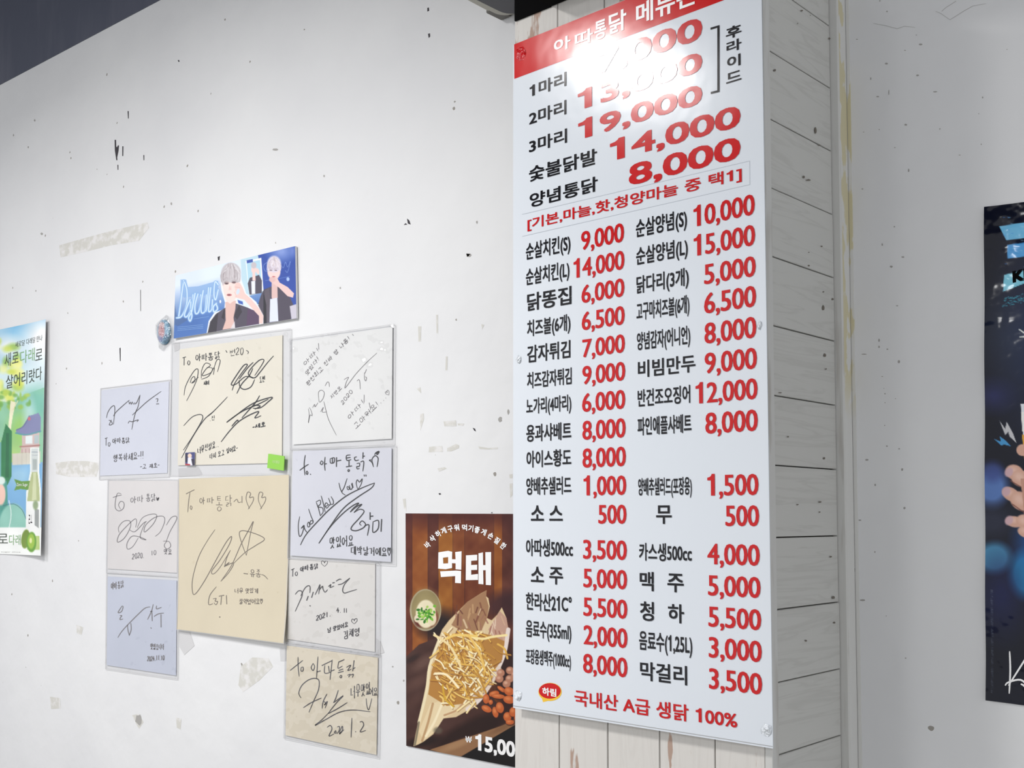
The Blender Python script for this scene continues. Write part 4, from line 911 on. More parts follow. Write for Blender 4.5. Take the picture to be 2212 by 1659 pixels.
# ================================================================== blue photo strip
KP = (6.506, 320, 520)
def paint_strip(C):
    C.frame(*KP); t = np.clip((C.Y-(640-0.22*(C.X-360)))/520, 0, 1)[..., None]
    C.c = np.array((214, 226, 242.))*(1-t)+np.array((60, 106, 176.))*t
    C.noise(5, .01, .012, 3)
    C.poly([(1300, 240), (1545, 180), (1640, 520), (1640, 720), (1400, 780), (1320, 600)], (183, 212, 226))
    C.poly([(1540, 185), (2070, 75), (2090, 900), (1980, 930), (1640, 900), (1600, 500)], (38, 72, 160))
    C.ell(1870, 150, 140, 110, (150, 170, 225), 0.8, al=0.8); C.ell(2030, 140, 30, 60, (120, 140, 210), 0.9, al=.6)
    C.poly([(360, 800), (400, 1050), (560, 1110), (420, 1200), (362, 1180)], (60, 92, 140), .7)
    # tall ribbon lettering
    def rib(p, w=24):
        C.line(p, w+12, (120, 165, 215), .8); C.line(p, w*.65, (205, 225, 245), .95)
    C.poly([(455, 545), (535, 545), (560, 650), (700, 640), (985, 560), (985, 700), (900, 760), (500, 800), (455, 720)], (118, 160, 212), .7)
    rib([(500, 560), (480, 700), (440, 1000), (425, 1080)]); rib([(400, 1085), (470, 1060), (540, 900), (545, 700), (510, 580)])
    rib([(590, 830), (560, 900), (510, 1040), (540, 1070), (590, 990), (600, 860)]); rib([(630, 760), (625, 900), (600, 1000)]); rib([(660, 740), (640, 850), (610, 1000), (570, 1080), (590, 1130), (615, 1060), (600, 980)])
    rib([(700, 750), (660, 900), (665, 1020), (710, 1000), (740, 860), (740, 760)]); rib([(775, 700), (745, 880), (750, 1010), (800, 980), (820, 760)]); rib([(850, 660), (830, 900), (810, 990)]); rib([(880, 660), (860, 850), (850, 990), (890, 970), (905, 830)])
    rib([(985, 620), (940, 580), (925, 760), (950, 830), (985, 690)]); rib([(960, 880), (915, 930), (925, 1000), (975, 960), (960, 900)])
    for y in (1100, 1215, 1240, 1262): C.line([(640 if y == 1100 else 415, y), (850 if y == 1100 else 770, y-35)], 5, (150, 185, 220), .7)
    C.ell(1015, 855, 12, 22, (230, 240, 250))
    C.line([(1690, 300), (1625, 340), (1640, 420), (1720, 440)], 5, (150, 175, 225), .8); C.line([(1860, 330), (1900, 380), (1930, 300), (1960, 370), (2000, 290), (1960, 440), (1930, 420)], 5, (150, 175, 225), .8)
    C.line([(1650, 560), (1800, 540), (1990, 500)], 5, (120, 150, 215), .8); C.ell(1965, 540, 22, 28, (160, 185, 230))
    skin, shirt = (232, 201, 196), (72, 66, 82)
    # right-hand figure
    C.poly([(1620, 690), (1740, 640), (1850, 640), (1980, 760), (2040, 900), (2010, 1110), (1620, 1165), (1555, 1160), (1545, 900), (1580, 780)], shirt)
    C.poly([(1640, 700), (1700, 660), (1720, 850), (1700, 1150), (1640, 1150)], (88, 80, 92)); C.poly([(1735, 560), (1815, 560), (1820, 800), (1770, 860), (1735, 800)], (215, 182, 178))
    C.poly([(1715, 820), (1815, 800), (1830, 1130), (1705, 1145)], (214, 220, 238)); C.poly([(1620, 720), (1660, 900), (1665, 1160), (1620, 1165)], (24, 22, 34))
    C.ell(1768, 430, 92, 120, (236, 206, 202), .08); C.ell(1770, 330, 98, 118, (212, 206, 220), .12); C.poly([(1680, 330), (1860, 330), (1868, 420), (1800, 400), (1740, 430), (1685, 440)], (208, 200, 212))
    C.poly([(1720, 530), (1800, 500), (1850, 590), (1960, 650), (2050, 740), (2035, 800), (1960, 780), (1840, 660), (1770, 610), (1725, 580)], (226, 194, 190)); C.ell(1745, 545, 45, 38, (216, 180, 178), .15); C.ell(1765, 505, 22, 9, (190, 110, 115))
    def strands(cx, cy, rx, ry, n, foot, cols, sd):
        q = random.Random(sd)
        for i in range(n):
            a = q.uniform(-1, 1); x = cx+rx*a; top = cy-ry*math.sqrt(max(0, 1-a*a))*q.uniform(.3, 1)
            C.line([(cx+rx*a*.55, top), (x, (top+foot)/2), (x+q.uniform(-12, 12), foot+q.uniform(-35, 25)+abs(a)**3*60)], q.uniform(5, 13), q.choice(cols), .75)
    strands(1770, 335, 95, 112, 60, 350, [(222, 214, 226), (196, 186, 200), (234, 228, 234), (180, 168, 182), (210, 196, 196)], 1)
    for x in (1725, 1795): C.ell(x, 415, 20, 7, (120, 95, 100)); C.line([(x-22, 395), (x, 388), (x+22, 393)], 5, (150, 130, 135), .7)
    # inset photo
    C.poly([(1370, 290), (1590, 240), (1620, 700), (1420, 770)], (236, 240, 246)); C.poly([(1385, 310), (1575, 268), (1600, 690), (1420, 745)], (170, 208, 226))
    C.poly([(1385, 275), (1470, 258), (1472, 300), (1388, 318)], (48, 78, 165)); C.poly([(1430, 520), (1560, 480), (1600, 560), (1598, 735), (1425, 760), (1400, 600)], shirt)
    C.poly([(1450, 570), (1505, 560), (1505, 745), (1455, 750)], (225, 228, 240)); C.poly([(1465, 450), (1505, 450), (1510, 560), (1465, 560)], skin); C.ell(1485, 405, 36, 55, skin, .1); C.ell(1485, 345, 38, 45, (190, 184, 190), .12); C.ell(1540, 430, 22, 45, skin, .15, -15)
    # left-hand figure with white outline
    out = [(820, 1310), (850, 1130), (930, 1010), (1070, 960), (1080, 870), (1030, 700), (1010, 500), (1060, 380), (1190, 300), (1290, 370), (1315, 560), (1380, 740), (1520, 860), (1620, 1050), (1620, 1180)]
    C.poly(out, (226, 233, 242)); C.poly([(1240, 800), (1420, 850), (1560, 900), (1400, 935), (1270, 900)], (215, 228, 240)); C.poly([(1255, 830), (1330, 855), (1335, 900), (1270, 880)], (52, 90, 175))
    C.poly([(835, 1300), (870, 1140), (950, 1030), (1085, 940), (1230, 880), (1400, 940), (1500, 990), (1560, 1170), (1100, 1250)], shirt)
    C.poly([(835, 1300), (880, 1130), (960, 1030), (985, 1010), (960, 1280)], (38, 32, 46)); C.poly([(1060, 980), (1090, 940), (1070, 1110), (1030, 1080)], (40, 34, 46)); C.poly([(1200, 1050), (1280, 900), (1320, 1000), (1250, 1110)], (44, 38, 50)); C.poly([(1400, 950), (1560, 1000), (1560, 1170), (1380, 1190)], (80, 56, 88))
    C.poly([(1085, 860), (1235, 840), (1225, 960), (1200, 1080), (1220, 1225), (1045, 1250), (1090, 1120), (1085, 980)], (216, 180, 172)); C.poly([(1160, 1230), (1215, 1130), (1222, 1228)], (214, 208, 212))
    C.poly([(1040, 560), (1090, 520), (1240, 520), (1285, 600), (1270, 720), (1225, 830), (1150, 885), (1090, 840), (1055, 700)], (240, 212, 206))
    C.ell(1165, 450, 138, 142, (190, 186, 190), .06); C.poly([(1022, 450), (1100, 330), (1290, 420), (1300, 560), (1250, 600), (1200, 540), (1110, 560), (1050, 640), (1025, 560)], (186, 180, 184))
    C.poly([(1210, 330), (1270, 400), (1290, 520), (1230, 480)], (208, 206, 210)); C.poly([(1100, 380), (1140, 350), (1110, 500), (1080, 520)], (168, 158, 160))
    strands(1160, 455, 138, 150, 110, 515, [(200, 196, 200), (176, 168, 172), (216, 212, 216), (156, 146, 150), (192, 184, 188)], 2)
    C.ell(1120, 640, 60, 40, (242, 216, 210), .7, al=.8)
    C.line([(1075, 578), (1100, 566), (1130, 574)], 6, (150, 128, 130), .7); C.line([(1180, 562), (1205, 552), (1238, 560)], 6, (150, 128, 130), .7)
    C.ell(1102, 602, 27, 13, (88, 68, 72), .3); C.ell(1205, 588, 28, 13, (104, 80, 84), .3); C.line([(1072, 590), (1102, 580), (1132, 592)], 5, (80, 60, 64), .8); C.line([(1176, 580), (1205, 570), (1236, 580)], 5, (90, 70, 74), .8); C.line([(1165, 640), (1168, 690)], 6, (212, 170, 166), .7); C.poly([(1145, 620), (1165, 690), (1130, 695)], (222, 185, 180)); C.ell(1140, 762, 36, 18, (196, 118, 120)); C.ell(1135, 762, 22, 7, (95, 60, 66))
    C.poly([(1215, 640), (1240, 590), (1290, 590), (1330, 660), (1360, 740), (1440, 810), (1560, 950), (1620, 1060), (1610, 1165), (1560, 1165), (1560, 1060), (1440, 930), (1350, 830), (1230, 800), (1215, 780), (1250, 770), (1230, 720)], (230, 196, 190))
    C.ell(1262, 715, 22, 42, (200, 215, 235), .12, 15)
    for a, b in (((1220, 650), (1290, 660)), ((1215, 720), (1240, 780))): C.line([a, b], 5, (190, 140, 135), .8)
    C.poly([(1990, 920), (2085, 890), (2090, 1090), (2015, 1105)], (196, 192, 205))
ps = Sheet([(379.2, 595.3), (637.4, 531.5), (640.5, 687.5), (375.3, 731.3)], B1, 0.009)
M['strip_gloss'] = mat('strip_gloss', (255, 255, 255), 0.2, 0.5, vcol=True)
strip = ps.build('photo_strip', M['strip_gloss'], nu=260, nv=195, th=0.006, paint=paint_strip)
tag(strip, 'wide blue photo strip showing a person with pale blond hair, above the cards', 'photo banner')

# ================================================================== pin badge in a crumpled wrapper
bc = onY(353, 717.5, B1)
bd = empty('pin_badge', tuple(bc+np.array([0, -0.002, 0]))); tag(bd, 'round blue and pink pin badge in crumpled clear wrapper beside the photo strip', 'badge')
RX, RZ = 14.6, 27.0
class Dome(Sheet): pass
dsh = Sheet([(338, 690), (368, 690), (368, 745), (338, 745)], B1, 0.0)
V = []; Fc = []; hh = []; nr, na = 10, 36
for i in range(nr+1):
    for j in range(na):
        q = i/nr; a = j*6.28318/na; V.append((353.3+RX*q*math.cos(a), 717.5+RZ*q*math.sin(a))); hh.append(0.012*(1-q**4)+0.004)
for i in range(nr):
    for j in range(na):
        a, b = i*na+j, i*na+(j+1) % na; Fc.append((a, b, b+na, a+na))
V = np.array(V); P = dsh.pt(V[:, 0], V[:, 1], np.array(hh))
Pb = P.copy()[-na:]; Pb[:, 1] = B1-0.001; n0 = len(P); P = np.concatenate([P, Pb])
for j in range(na): Fc.append(((nr)*na+j, (nr)*na+(j+1) % na, n0+(j+1) % na, n0+j))
bo = mesh_obj('badge_disc', P, [f[::-1] for f in Fc], M['print'], bd, smooth=True)
C = Canvas(V[:, 0].reshape(nr+1, na), V[:, 1].reshape(nr+1, na)); C.c[:] = (150, 195, 222); C.frame(*KP)
C.ell(185, 1270, 45, 110, (205, 150, 155), .2); C.ell(190, 1180, 40, 40, (225, 190, 190), .2); C.ell(270, 1400, 70, 60, (70, 130, 165), .3); C.ell(250, 1330, 20, 15, (90, 110, 150), .3); C.ell(160, 1380, 40, 40, (120, 130, 190), .4)
cc = np.ones((len(P), 4)); cc[:n0, :3] = lin(C.c.reshape(-1, 3)); cc[n0:, :3] = lin(np.array((90, 120, 140)))
at = bo.data.color_attributes.new('print', 'FLOAT_COLOR', 'POINT'); at.data.foreach_set('color', cc.astype(np.float32).ravel())
r = random.Random(6); wv = [(100, 1180), (150, 1130), (255, 1042), (285, 1060), (325, 1180), (330, 1340), (348, 1388), (300, 1400), (215, 1480), (180, 1535), (145, 1500), (140, 1420), (100, 1300)]
V = [(353.3, 717.5)]; ex = [0.018]; Fc = []; n = len(wv)
for q, e in ((0.6, 0.0185), (0.9, 0.013), (1.0, 0.002)):
    for (x, y) in wv:
        px_, py_ = 320+x/6.506, 520+y/6.506; V.append((353.3+(px_-353.3)*q, 717.5+(py_-717.5)*q)); ex.append(e+r.uniform(-0.001, 0.002))
for i in range(n):
    j = (i+1) % n; Fc.append((0, 1+i, 1+j))
    for rr in (0, 1): Fc.append((1+rr*n+i, 1+(rr+1)*n+i, 1+(rr+1)*n+j, 1+rr*n+j))
V = np.array(V); ow = mesh_obj('wrapper', dsh.pt(V[:, 0], V[:, 1], np.array(ex)), Fc, M['wrapper'], bd); ow['label'] = 'crumpled clear plastic wrapper'

# ================================================================== drink poster at the left edge
KL = (3.015, 0, 670)
def paint_left(C):
    C.frame(*KL); X, Y = C.X, C.Y
    t = np.clip((Y-60)/350, 0, 1)[..., None]; C.c = np.array((96, 172, 218.))*(1-t)+np.array((205, 228, 232.))*t
    C.ell(290, 200, 130, 160, (246, 249, 250), .6); C.ell(60, 240, 90, 60, (228, 238, 240), .6); C.ell(-250, 150, 220, 120, (232, 240, 244), .7)
    C.poly([(-600, 700), (-200, 560), (60, 600), (200, 540), (330, 500), (330, 1000), (-600, 1000)], (140, 196, 160)); C.ell(250, 620, 120, 110, (122, 190, 170), .5); C.ell(150, 780, 90, 120, (150, 200, 110), .5); C.ell(200, 700, 40, 120, (190, 220, 225), .6, al=.7)
    C.ell(30, 1000, 150, 120, (176, 206, 110), .5)
    C.poly([(-600, 1000), (330, 990), (330, 1420), (-600, 1420)], (118, 172, 214)); C.ell(130, 1080, 80, 60, (150, 195, 222), .6)
    C.poly([(80, 935), (290, 920), (290, 1000), (82, 1010)], (208, 204, 190))
    for i in range(5): C.line([(85+i*32, 935), (85+i*32, 1008)], 2, (170, 165, 155), .6)
    # palace
    C.poly([(148, 800), (280, 795), (280, 925), (135, 930), (150, 880)], (205, 182, 178)); C.poly([(105, 785), (150, 760), (200, 690), (270, 670), (290, 700), (290, 790), (200, 810), (118, 808)], (128, 132, 172)); C.line([(105, 800), (180, 812), (290, 790)], 10, (90, 150, 160)); C.line([(110, 780), (160, 755), (200, 690)], 6, (95, 100, 145))
    C.poly([(175, 820), (225, 818), (225, 870), (175, 872)], (222, 232, 232)); C.poly([(240, 816), (275, 815), (275, 868), (240, 870)], (176, 190, 192)); C.line([(135, 890), (285, 880)], 8, (165, 110, 105)); C.ell(200, 708, 10, 12, (205, 110, 120))
    for i in range(6): C.line([(150+i*26, 905), (150+i*26, 930)], 3, (150, 110, 105), .7)
    # tree
    r = random.Random(5)
    for i in range(150):
        x = r.uniform(-420, 150); y = r.uniform(190, 640)
        if (x+100)**2/260**2+(y-400)**2/240**2 > 1: continue
        C.ell(x, y, r.uniform(14, 40), r.uniform(14, 34), r.choice([(226, 232, 110), (200, 216, 80), (166, 200, 66), (240, 240, 150), (140, 184, 60)]), .5, al=.75)
    for i in range(28): C.ell(r.uniform(-20, 210), r.uniform(530, 650), r.uniform(8, 22), r.uniform(8, 20), r.choice([(150, 190, 70), (110, 168, 70), (180, 205, 80)]), .4, al=.8)
    C.poly([(70, 590), (105, 600), (85, 690), (70, 790), (52, 790), (62, 690)], (236, 232, 200)); C.line([(85, 650), (120, 590)], 5, (226, 222, 180))
    # figure in green dress, hand with cup
    C.poly([(38, 740), (80, 790), (78, 1080), (50, 1140), (5, 1100), (8, 860)], (44, 124, 76)); C.poly([(40, 800), (60, 800), (60, 1090), (35, 1090)], (30, 104, 66)); C.poly([(-200, 860), (8, 860), (5, 1420), (-200, 1420)], (110, 170, 165))
    C.poly([(0, 1130), (45, 1110), (60, 1420), (0, 1420)], (72, 150, 136)); C.ell(5, 1200, 32, 70, (236, 196, 180), .12); C.ell(10, 1110, 25, 26, (215, 232, 225), .2)
    C.ell(90, 1400, 95, 140, (140, 196, 180), .06); C.line([(20, 1275), (90, 1262), (150, 1300), (180, 1360)], 4, (60, 110, 120)); C.line([(60, 1420), (75, 1330), (60, 1240)], 5, (225, 238, 235))
    # white foot band
    C.poly([(-600, 1415), (330, 1415), (330, 1620), (-600, 1620)], (240, 243, 240))
    # bottle with ribbon
    C.poly([(208, 895), (280, 895), (282, 1050), (300, 1180), (300, 1570), (180, 1570), (180, 1190), (210, 1050)], (236, 240, 236)); C.poly([(218, 902), (270, 902), (270, 1055), (218, 1055)], (205, 212, 210)); C.poly([(228, 970), (262, 970), (262, 1040), (228, 1040)], (168, 178, 176)); C.line([(222, 925), (266, 925)], 5, (150, 160, 170)); C.line([(222, 945), (266, 945)], 4, (170, 176, 182))
    C.poly([(222, 1055), (268, 1055), (285, 1160), (290, 1250), (188, 1250), (200, 1150)], (178, 188, 136)); C.poly([(235, 1060), (255, 1060), (262, 1240), (225, 1240)], (205, 212, 170)); C.poly([(186, 1245), (290, 1245), (290, 1470), (188, 1470)], (236, 238, 236)); C.poly([(248, 1290), (285, 1300), (285, 1420), (248, 1400)], (128, 134, 132), .8); C.ell(255, 1270, 22, 30, (140, 160, 120), .3)
    C.poly([(188, 1470), (292, 1470), (296, 1560), (190, 1560)], (178, 200, 120)); C.poly([(95, 1100), (150, 1115), (208, 1112), (195, 1172), (140, 1165), (95, 1175), (112, 1138)], (98, 146, 56))
    C.ell(178, 1490, 32, 62, (112, 140, 44), .08, 8); C.ell(225, 1510, 40, 66, (92, 150, 40), .08); C.ell(222, 1505, 28, 50, (150, 186, 60), .15); C.ell(218, 1500, 10, 18, (222, 226, 160), .2)
    C.noise(4, .05, .04, 2)
lsh = Sheet([(-215, 755), (105.5, 690.5), (101.5, 1200), (-215, 1190)], B1, 0.003, lambda u, v: 0.022*np.clip((u-0.6)/0.4, 0, 1)**3*(0.5+0.5*v))
# hold the curled edge where the photograph shows it
lp = lsh.build('drink_poster', M['print_matte'], nu=220, nv=330, th=0.0006, paint=paint_left)
tag(lp, 'pale green and blue watercolour bottle drink poster at the left end of the wall', 'poster')
M['green_ink'] = mat('green_ink', (120, 168, 110), 0.5, 0.3); M['dark_green'] = mat('dark_green_ink', (52, 66, 52), 0.5, 0.3)
def lt(s, x0, y0, x1, y1, h, m, bold=0.0):
    type_px('lettering', s, lsh, (x0/3.015, 670+y0/3.015), ((x1-x0)/3.015, (y1-y0)/3.015), (0.4, -h/3.015), M[m], lp, bold)
lt('새로', 30, 372, 122, 350, 88, 'dark_green'); lt('다래', 134, 352, 236, 330, 85, 'green_ink'); lt('로', 242, 332, 295, 322, 72, 'dark_green')
lt('살어리랏다', 38, 515, 292, 455, 88, 'dark_green', 0.004); lt('새로달 다래달 만나', 100, 245, 292, 200, 38, 'dark_green')
lt('새로', -90, 1528, 52, 1528, 78, 'dark_green'); lt('다래', 60, 1530, 140, 1530, 68, 'green_ink'); lt('Zero Sugar', 112, 1152, 192, 1152, 26, 'print_white'); lt('zero sugar since', -60, 1578, 140, 1580, 8, 'mark_grey')
lt('ㄹㅗ', 200, 1390, 228, 1395, 60, 'mark_dark')

# ================================================================== dried fish poster, partly behind the pillar
K6b = (5.923, 860, 1100); K7b = (5.55, 860, 1360)
def paint_fish(C):
    C.frame(*K6b); X = C.X
    C.c[:] = (96, 40, 14)
    for x0, x1, c in ((0, 180, (92, 36, 14)), (180, 380, (136, 72, 18)), (380, 515, (84, 34, 14)), (515, 700, (142, 82, 16)), (700, 850, (118, 58, 16)), (850, 1030, (104, 46, 14)), (1030, 1225, (108, 50, 16)), (1225, 1330, (142, 78, 18)), (1330, 1700, (92, 40, 20))):
        C.put(((X >= x0) & (X < x1)).astype(float), c)
    for x in (180, 380, 515, 700, 850, 1225): C.line([(x, 0), (x, 3200)], 6, (62, 24, 10), .7)
    C.noise(7, .012, .02, 5); C.noise(4, .05, .006, 6)
    C.put(np.clip((330-C.Y)/300, 0, .75), (66, 16, 14)); C.put(np.clip((C.X-1300)/500, 0, .6), (50, 12, 16))
    C.ell(1450, 1250, 340, 200, (48, 12, 18), .35, al=.9); C.ell(520, 1480, 240, 180, (20, 6, 6), .5, al=.95)
    # bowl
    C.ell(350, 1290, 200, 268, (168, 158, 132), .01); C.ell(355, 1285, 184, 250, (132, 118, 78), .03); C.ell(355, 1240, 165, 190, (160, 146, 100), .4, al=.7); C.ell(390, 1380, 120, 130, (110, 44, 24), .15); C.ell(300, 1440, 90, 70, (90, 30, 20), .25)
    C.ell(355, 1340, 128, 180, (228, 218, 186), .06); C.ell(430, 1400, 60, 90, (222, 210, 176), .1); C.ell(250, 1400, 45, 50, (220, 206, 180), .1)
    r = random.Random(3)
    for i in range(46):
        x, y = r.gauss(355, 52), r.gauss(1345, 52); C.ell(x, y, r.uniform(14, 30), r.uniform(9, 18), r.choice([(60, 140, 30), (110, 176, 50), (40, 108, 26), (160, 200, 90), (84, 156, 44)]), .15, r.uniform(0, 180))
    for i in range(5):
        x, y = r.gauss(355, 45), r.gauss(1340, 45); C.ell(x, y, 13, 9, (180, 210, 120), .2)
    C.frame(*K7b)
    C.poly([(90, 330), (250, 180), (460, 100), (520, 60), (900, 500), (1200, 900), (1600, 1100), (1600, 1800), (0, 1800)], (66, 38, 32)); C.noise(5, .02, .03, 8)
    C.ell(300, 400, 160, 60, (104, 76, 66), .6, -35, .7); C.ell(250, 620, 140, 60, (96, 66, 56), .6, -35, .6); C.ell(170, 350, 90, 30, (40, 22, 20), .5, -30, .8); C.ell(200, 850, 100, 60, (84, 54, 46), .6, -35, .6)
    C.ell(850, 1250, 560, 140, (34, 12, 8), .3, -28, .95); C.ell(1350, 600, 220, 400, (36, 12, 12), .3, 0, .9); C.ell(300, 1340, 200, 60, (28, 10, 8), .4, -10, .9)
    C.poly([(380, 1440), (900, 1270), (1250, 1150), (1600, 980), (1600, 1160), (1390, 1150), (1100, 1320), (760, 1525), (600, 1500)], (140, 102, 70)); C.ell(700, 1380, 200, 40, (166, 128, 92), .5, -22, .7); C.ell(1250, 1180, 150, 30, (120, 84, 56), .5, -25, .8)
    C.poly([(740, 1530), (1100, 1320), (1390, 1150), (1600, 1040), (1600, 1800), (900, 1800)], (12, 8, 10))
    C.frame(1, 0, 0)
    fish = [(1051, 1275), (1040, 1281), (1010, 1300), (992, 1318), (970, 1340), (955, 1360), (948, 1378), (946, 1400), (933, 1425), (924, 1450), (920, 1480), (915, 1505), (906, 1545), (897, 1590), (893, 1612), (904, 1608), (915, 1602), (936, 1586), (950, 1562), (958, 1552), (985, 1549), (1010, 1535), (1035, 1515), (1055, 1480), (1073, 1450), (1088, 1415), (1096, 1390), (1099, 1365), (1094, 1335), (1084, 1312), (1074, 1328), (1062, 1340), (1052, 1335), (1058, 1310), (1055, 1292), (1050, 1288)]
    C.poly(fish, (216, 192, 150)); C.poly([(1010, 1300), (1051, 1275), (1050, 1290), (1056, 1310), (1052, 1335), (1040, 1362), (1000, 1365), (975, 1350), (992, 1320)], (158, 118, 84))
    C.poly([(1080, 1320), (1094, 1335), (1099, 1365), (1094, 1390), (1070, 1385), (1055, 1360), (1070, 1335)], (190, 150, 130)); C.line([(1098, 1360), (1088, 1415), (1060, 1475), (1035, 1512), (1010, 1532)], 9, (228, 214, 206)); C.line([(1075, 1445), (1050, 1485), (1020, 1510)], 16, (222, 204, 186), .8)
    C.line([(950, 1378), (928, 1440), (922, 1490), (905, 1560)], 6, (232, 218, 180)); C.poly([(930, 1520), (970, 1510), (1000, 1530), (958, 1552), (940, 1580), (915, 1600), (905, 1580)], (226, 206, 166)); C.line([(935, 1520), (925, 1560), (912, 1600)], 5, (186, 150, 108)); C.line([(955, 1520), (938, 1560), (920, 1590)], 5, (240, 226, 190)); C.line([(1000, 1520), (985, 1535), (960, 1545)], 4, (190, 150, 110))
    C.line([(905, 1560), (900, 1590), (896, 1610)], 4, (130, 120, 96)); C.ell(946, 1578, 9, 7, (92, 84, 70), .4, al=.8)
    for i in range(26):
        x, y = r.uniform(985, 1050), r.uniform(1300, 1365)
        C.line([(x, y), (x+r.uniform(-8, 8), y+r.uniform(8, 24))], r.uniform(1.5, 4), r.choice([(120, 72, 52), (190, 152, 110), (98, 52, 40), (220, 196, 160), (150, 100, 84)]), .8)
    for i in range(14):
        x, y = r.uniform(1060, 1094), r.uniform(1325, 1380); C.line([(x, y), (x+r.uniform(-10, 10), y+r.uniform(5, 20))], 2.5, r.choice([(206, 170, 140), (150, 96, 80), (226, 204, 180)]), .8)
    # pile of shreds
    C.poly([(960, 1375), (1010, 1360), (1060, 1372), (1090, 1385), (1085, 1425), (1058, 1460), (1030, 1490), (1000, 1520), (965, 1525), (925, 1500), (932, 1450), (945, 1410)], (176, 124, 58))
    for i in range(240):
        cx, cy = r.gauss(1008, 34), r.gauss(1435, 38)
        if cx+0.55*(cy-1435) > 1085 or cx < 930-0.1*(cy-1440) or cy > 1528 or cy < 1362 or cx > 1092: continue
        a = r.choice([0.75, 0.5, 0.9, 2.3, 0.3, 1.1])+r.uniform(-.35, .35); L = r.uniform(9, 26); b = r.uniform(-5, 5)
        dx, dy = math.cos(a)*L/1, math.sin(a)*L; pts = [(cx-dx, cy-dy), (cx-b, cy+b), (cx+dx, cy+dy)]
        c = r.choice([(232, 196, 110), (244, 224, 168), (214, 166, 76), (226, 180, 84), (248, 236, 196), (190, 138, 56)])
        C.line([(x+1.2, y+1.6) for x, y in pts], r.uniform(3, 4.5), (112, 62, 26), .55); C.line(pts, r.uniform(2.2, 4.2), c)
    C.line([(1005, 1372), (1040, 1380), (1062, 1376), (1094, 1372)], 5, (244, 224, 160)); C.line([(965, 1380), (985, 1372), (1030, 1374)], 5, (236, 200, 110)); C.line([(938, 1372), (955, 1382), (975, 1400), (995, 1440)], 5, (236, 214, 160)); C.line([(1012, 1372), (1035, 1410), (1048, 1450)], 5, (232, 190, 100)); C.line([(940, 1455), (965, 1458), (990, 1485)], 5, (248, 232, 190)); C.line([(956, 1480), (962, 1510), (980, 1526)], 4, (206, 162, 50))
    # nuts
    C.frame(*K7b)
    for x, y in ((1230, 520), (1340, 490), (1215, 590), (1335, 590), (1400, 540), (1300, 650)): C.ell(x, y, 48, 46, (178, 122, 96), .12); C.ell(x-10, y-12, 22, 18, (206, 160, 134), .4)
    for x, y, a, b, g in ((1240, 715, 60, 24, 35), (1150, 770, 62, 34, -15), (1055, 830, 38, 58, 0), (1330, 740, 60, 50, 20), (1200, 800, 80, 28, 5), (1330, 840, 70, 48, 10), (1110, 870, 26, 30, 0), (1060, 950, 64, 38, 25), (1165, 990, 36, 66, -12), (1220, 935, 46, 66, -15), (1310, 1045, 48, 56, 0), (1380, 985, 46, 60, 10), (1340, 1110, 50, 30, 0), (1440, 900, 60, 50, 0), (1450, 1060, 60, 50, 0)):
        C.ell(x+6, y+8, a+4, b+4, (50, 16, 10), .2, g, .8); C.ell(x, y, a, b, (188, 92, 42), .06, g); C.ell(x-a*.2, y-b*.25, a*.5, b*.4, (222, 138, 84), .6, g, .7)
fsh = Sheet([(876, 1109), (1145, 1110.3), (1145, 1664), (877.5, 1611)], B1, 0.003)
M['poster_gloss'] = mat('poster_gloss', (255, 255, 255), 0.35, 0.3, vcol=True)
fp = fsh.build('fish_poster', M['poster_gloss'], nu=300, nv=540, th=0.0006, paint=paint_fish)
tag(fp, 'brown food poster of shredded dried fish beside almonds, half behind the pillar', 'poster')
shape_px('title_lettering', [[[(515, 552), (640, 532), (692, 545), (690, 640), (735, 640), (730, 548), (812, 538), (808, 775), (735, 768), (735, 692), (690, 690), (690, 752), (610, 768), (512, 760)], [(575, 620), (578, 695), (640, 692), (640, 612)]],
                             [(538, 795), (740, 785), (806, 790), (804, 948), (728, 942), (730, 855), (548, 868)],
                             [(868, 590), (1012, 582), (1012, 655), (935, 660), (935, 714), (1012, 710), (1012, 776), (935, 778), (935, 838), (1022, 828), (1022, 905), (865, 908)],
                             [(1028, 565), (1085, 552), (1088, 715), (1118, 715), (1116, 550), (1190, 548), (1188, 972), (1122, 968), (1120, 780), (1088, 780), (1092, 962), (1028, 955)]],
         fsh, M['print_white'], fp, 0.0006, K6b)
for ch, x, y in (('바', 375, 455), ('삭', 440, 375), ('하', 512, 315), ('게', 582, 275), ('구', 668, 252), ('워', 748, 235), ('먹', 850, 235), ('기', 930, 245), ('좋', 1010, 265), ('게', 1095, 292), ('손', 1185, 340), ('질', 1265, 400), ('한', 1345, 468)):
    a = (x-860)/485*0.72; ca, sa = math.cos(a), math.sin(a); k, ox, oy = K6b; s_ = 66/k; hgt = 84/k
    cx, cy = ox+x/k, oy+y/k; xv = (s_*ca, s_*sa); yv = (hgt*sa, -hgt*ca)
    type_px('arched_lettering', ch, fsh, (cx-xv[0]/2-yv[0]/2, cy-xv[1]/2-yv[1]/2), xv, yv, M['print_white'], fp, 0.028, 0.0006)
k, ox, oy = K7b
type_px('price_lettering', '15,000', fsh, (ox+925/k, oy+1470/k), (585/k, 112/k), (0, -225/k), M['print_white'], fp, 0.03, 0.0006)
type_px('price_lettering', '₩', fsh, (ox+808/k, oy+1350/k), (74/k, 8/k), (0, -74/k), M['print_white'], fp, 0.025, 0.0006)

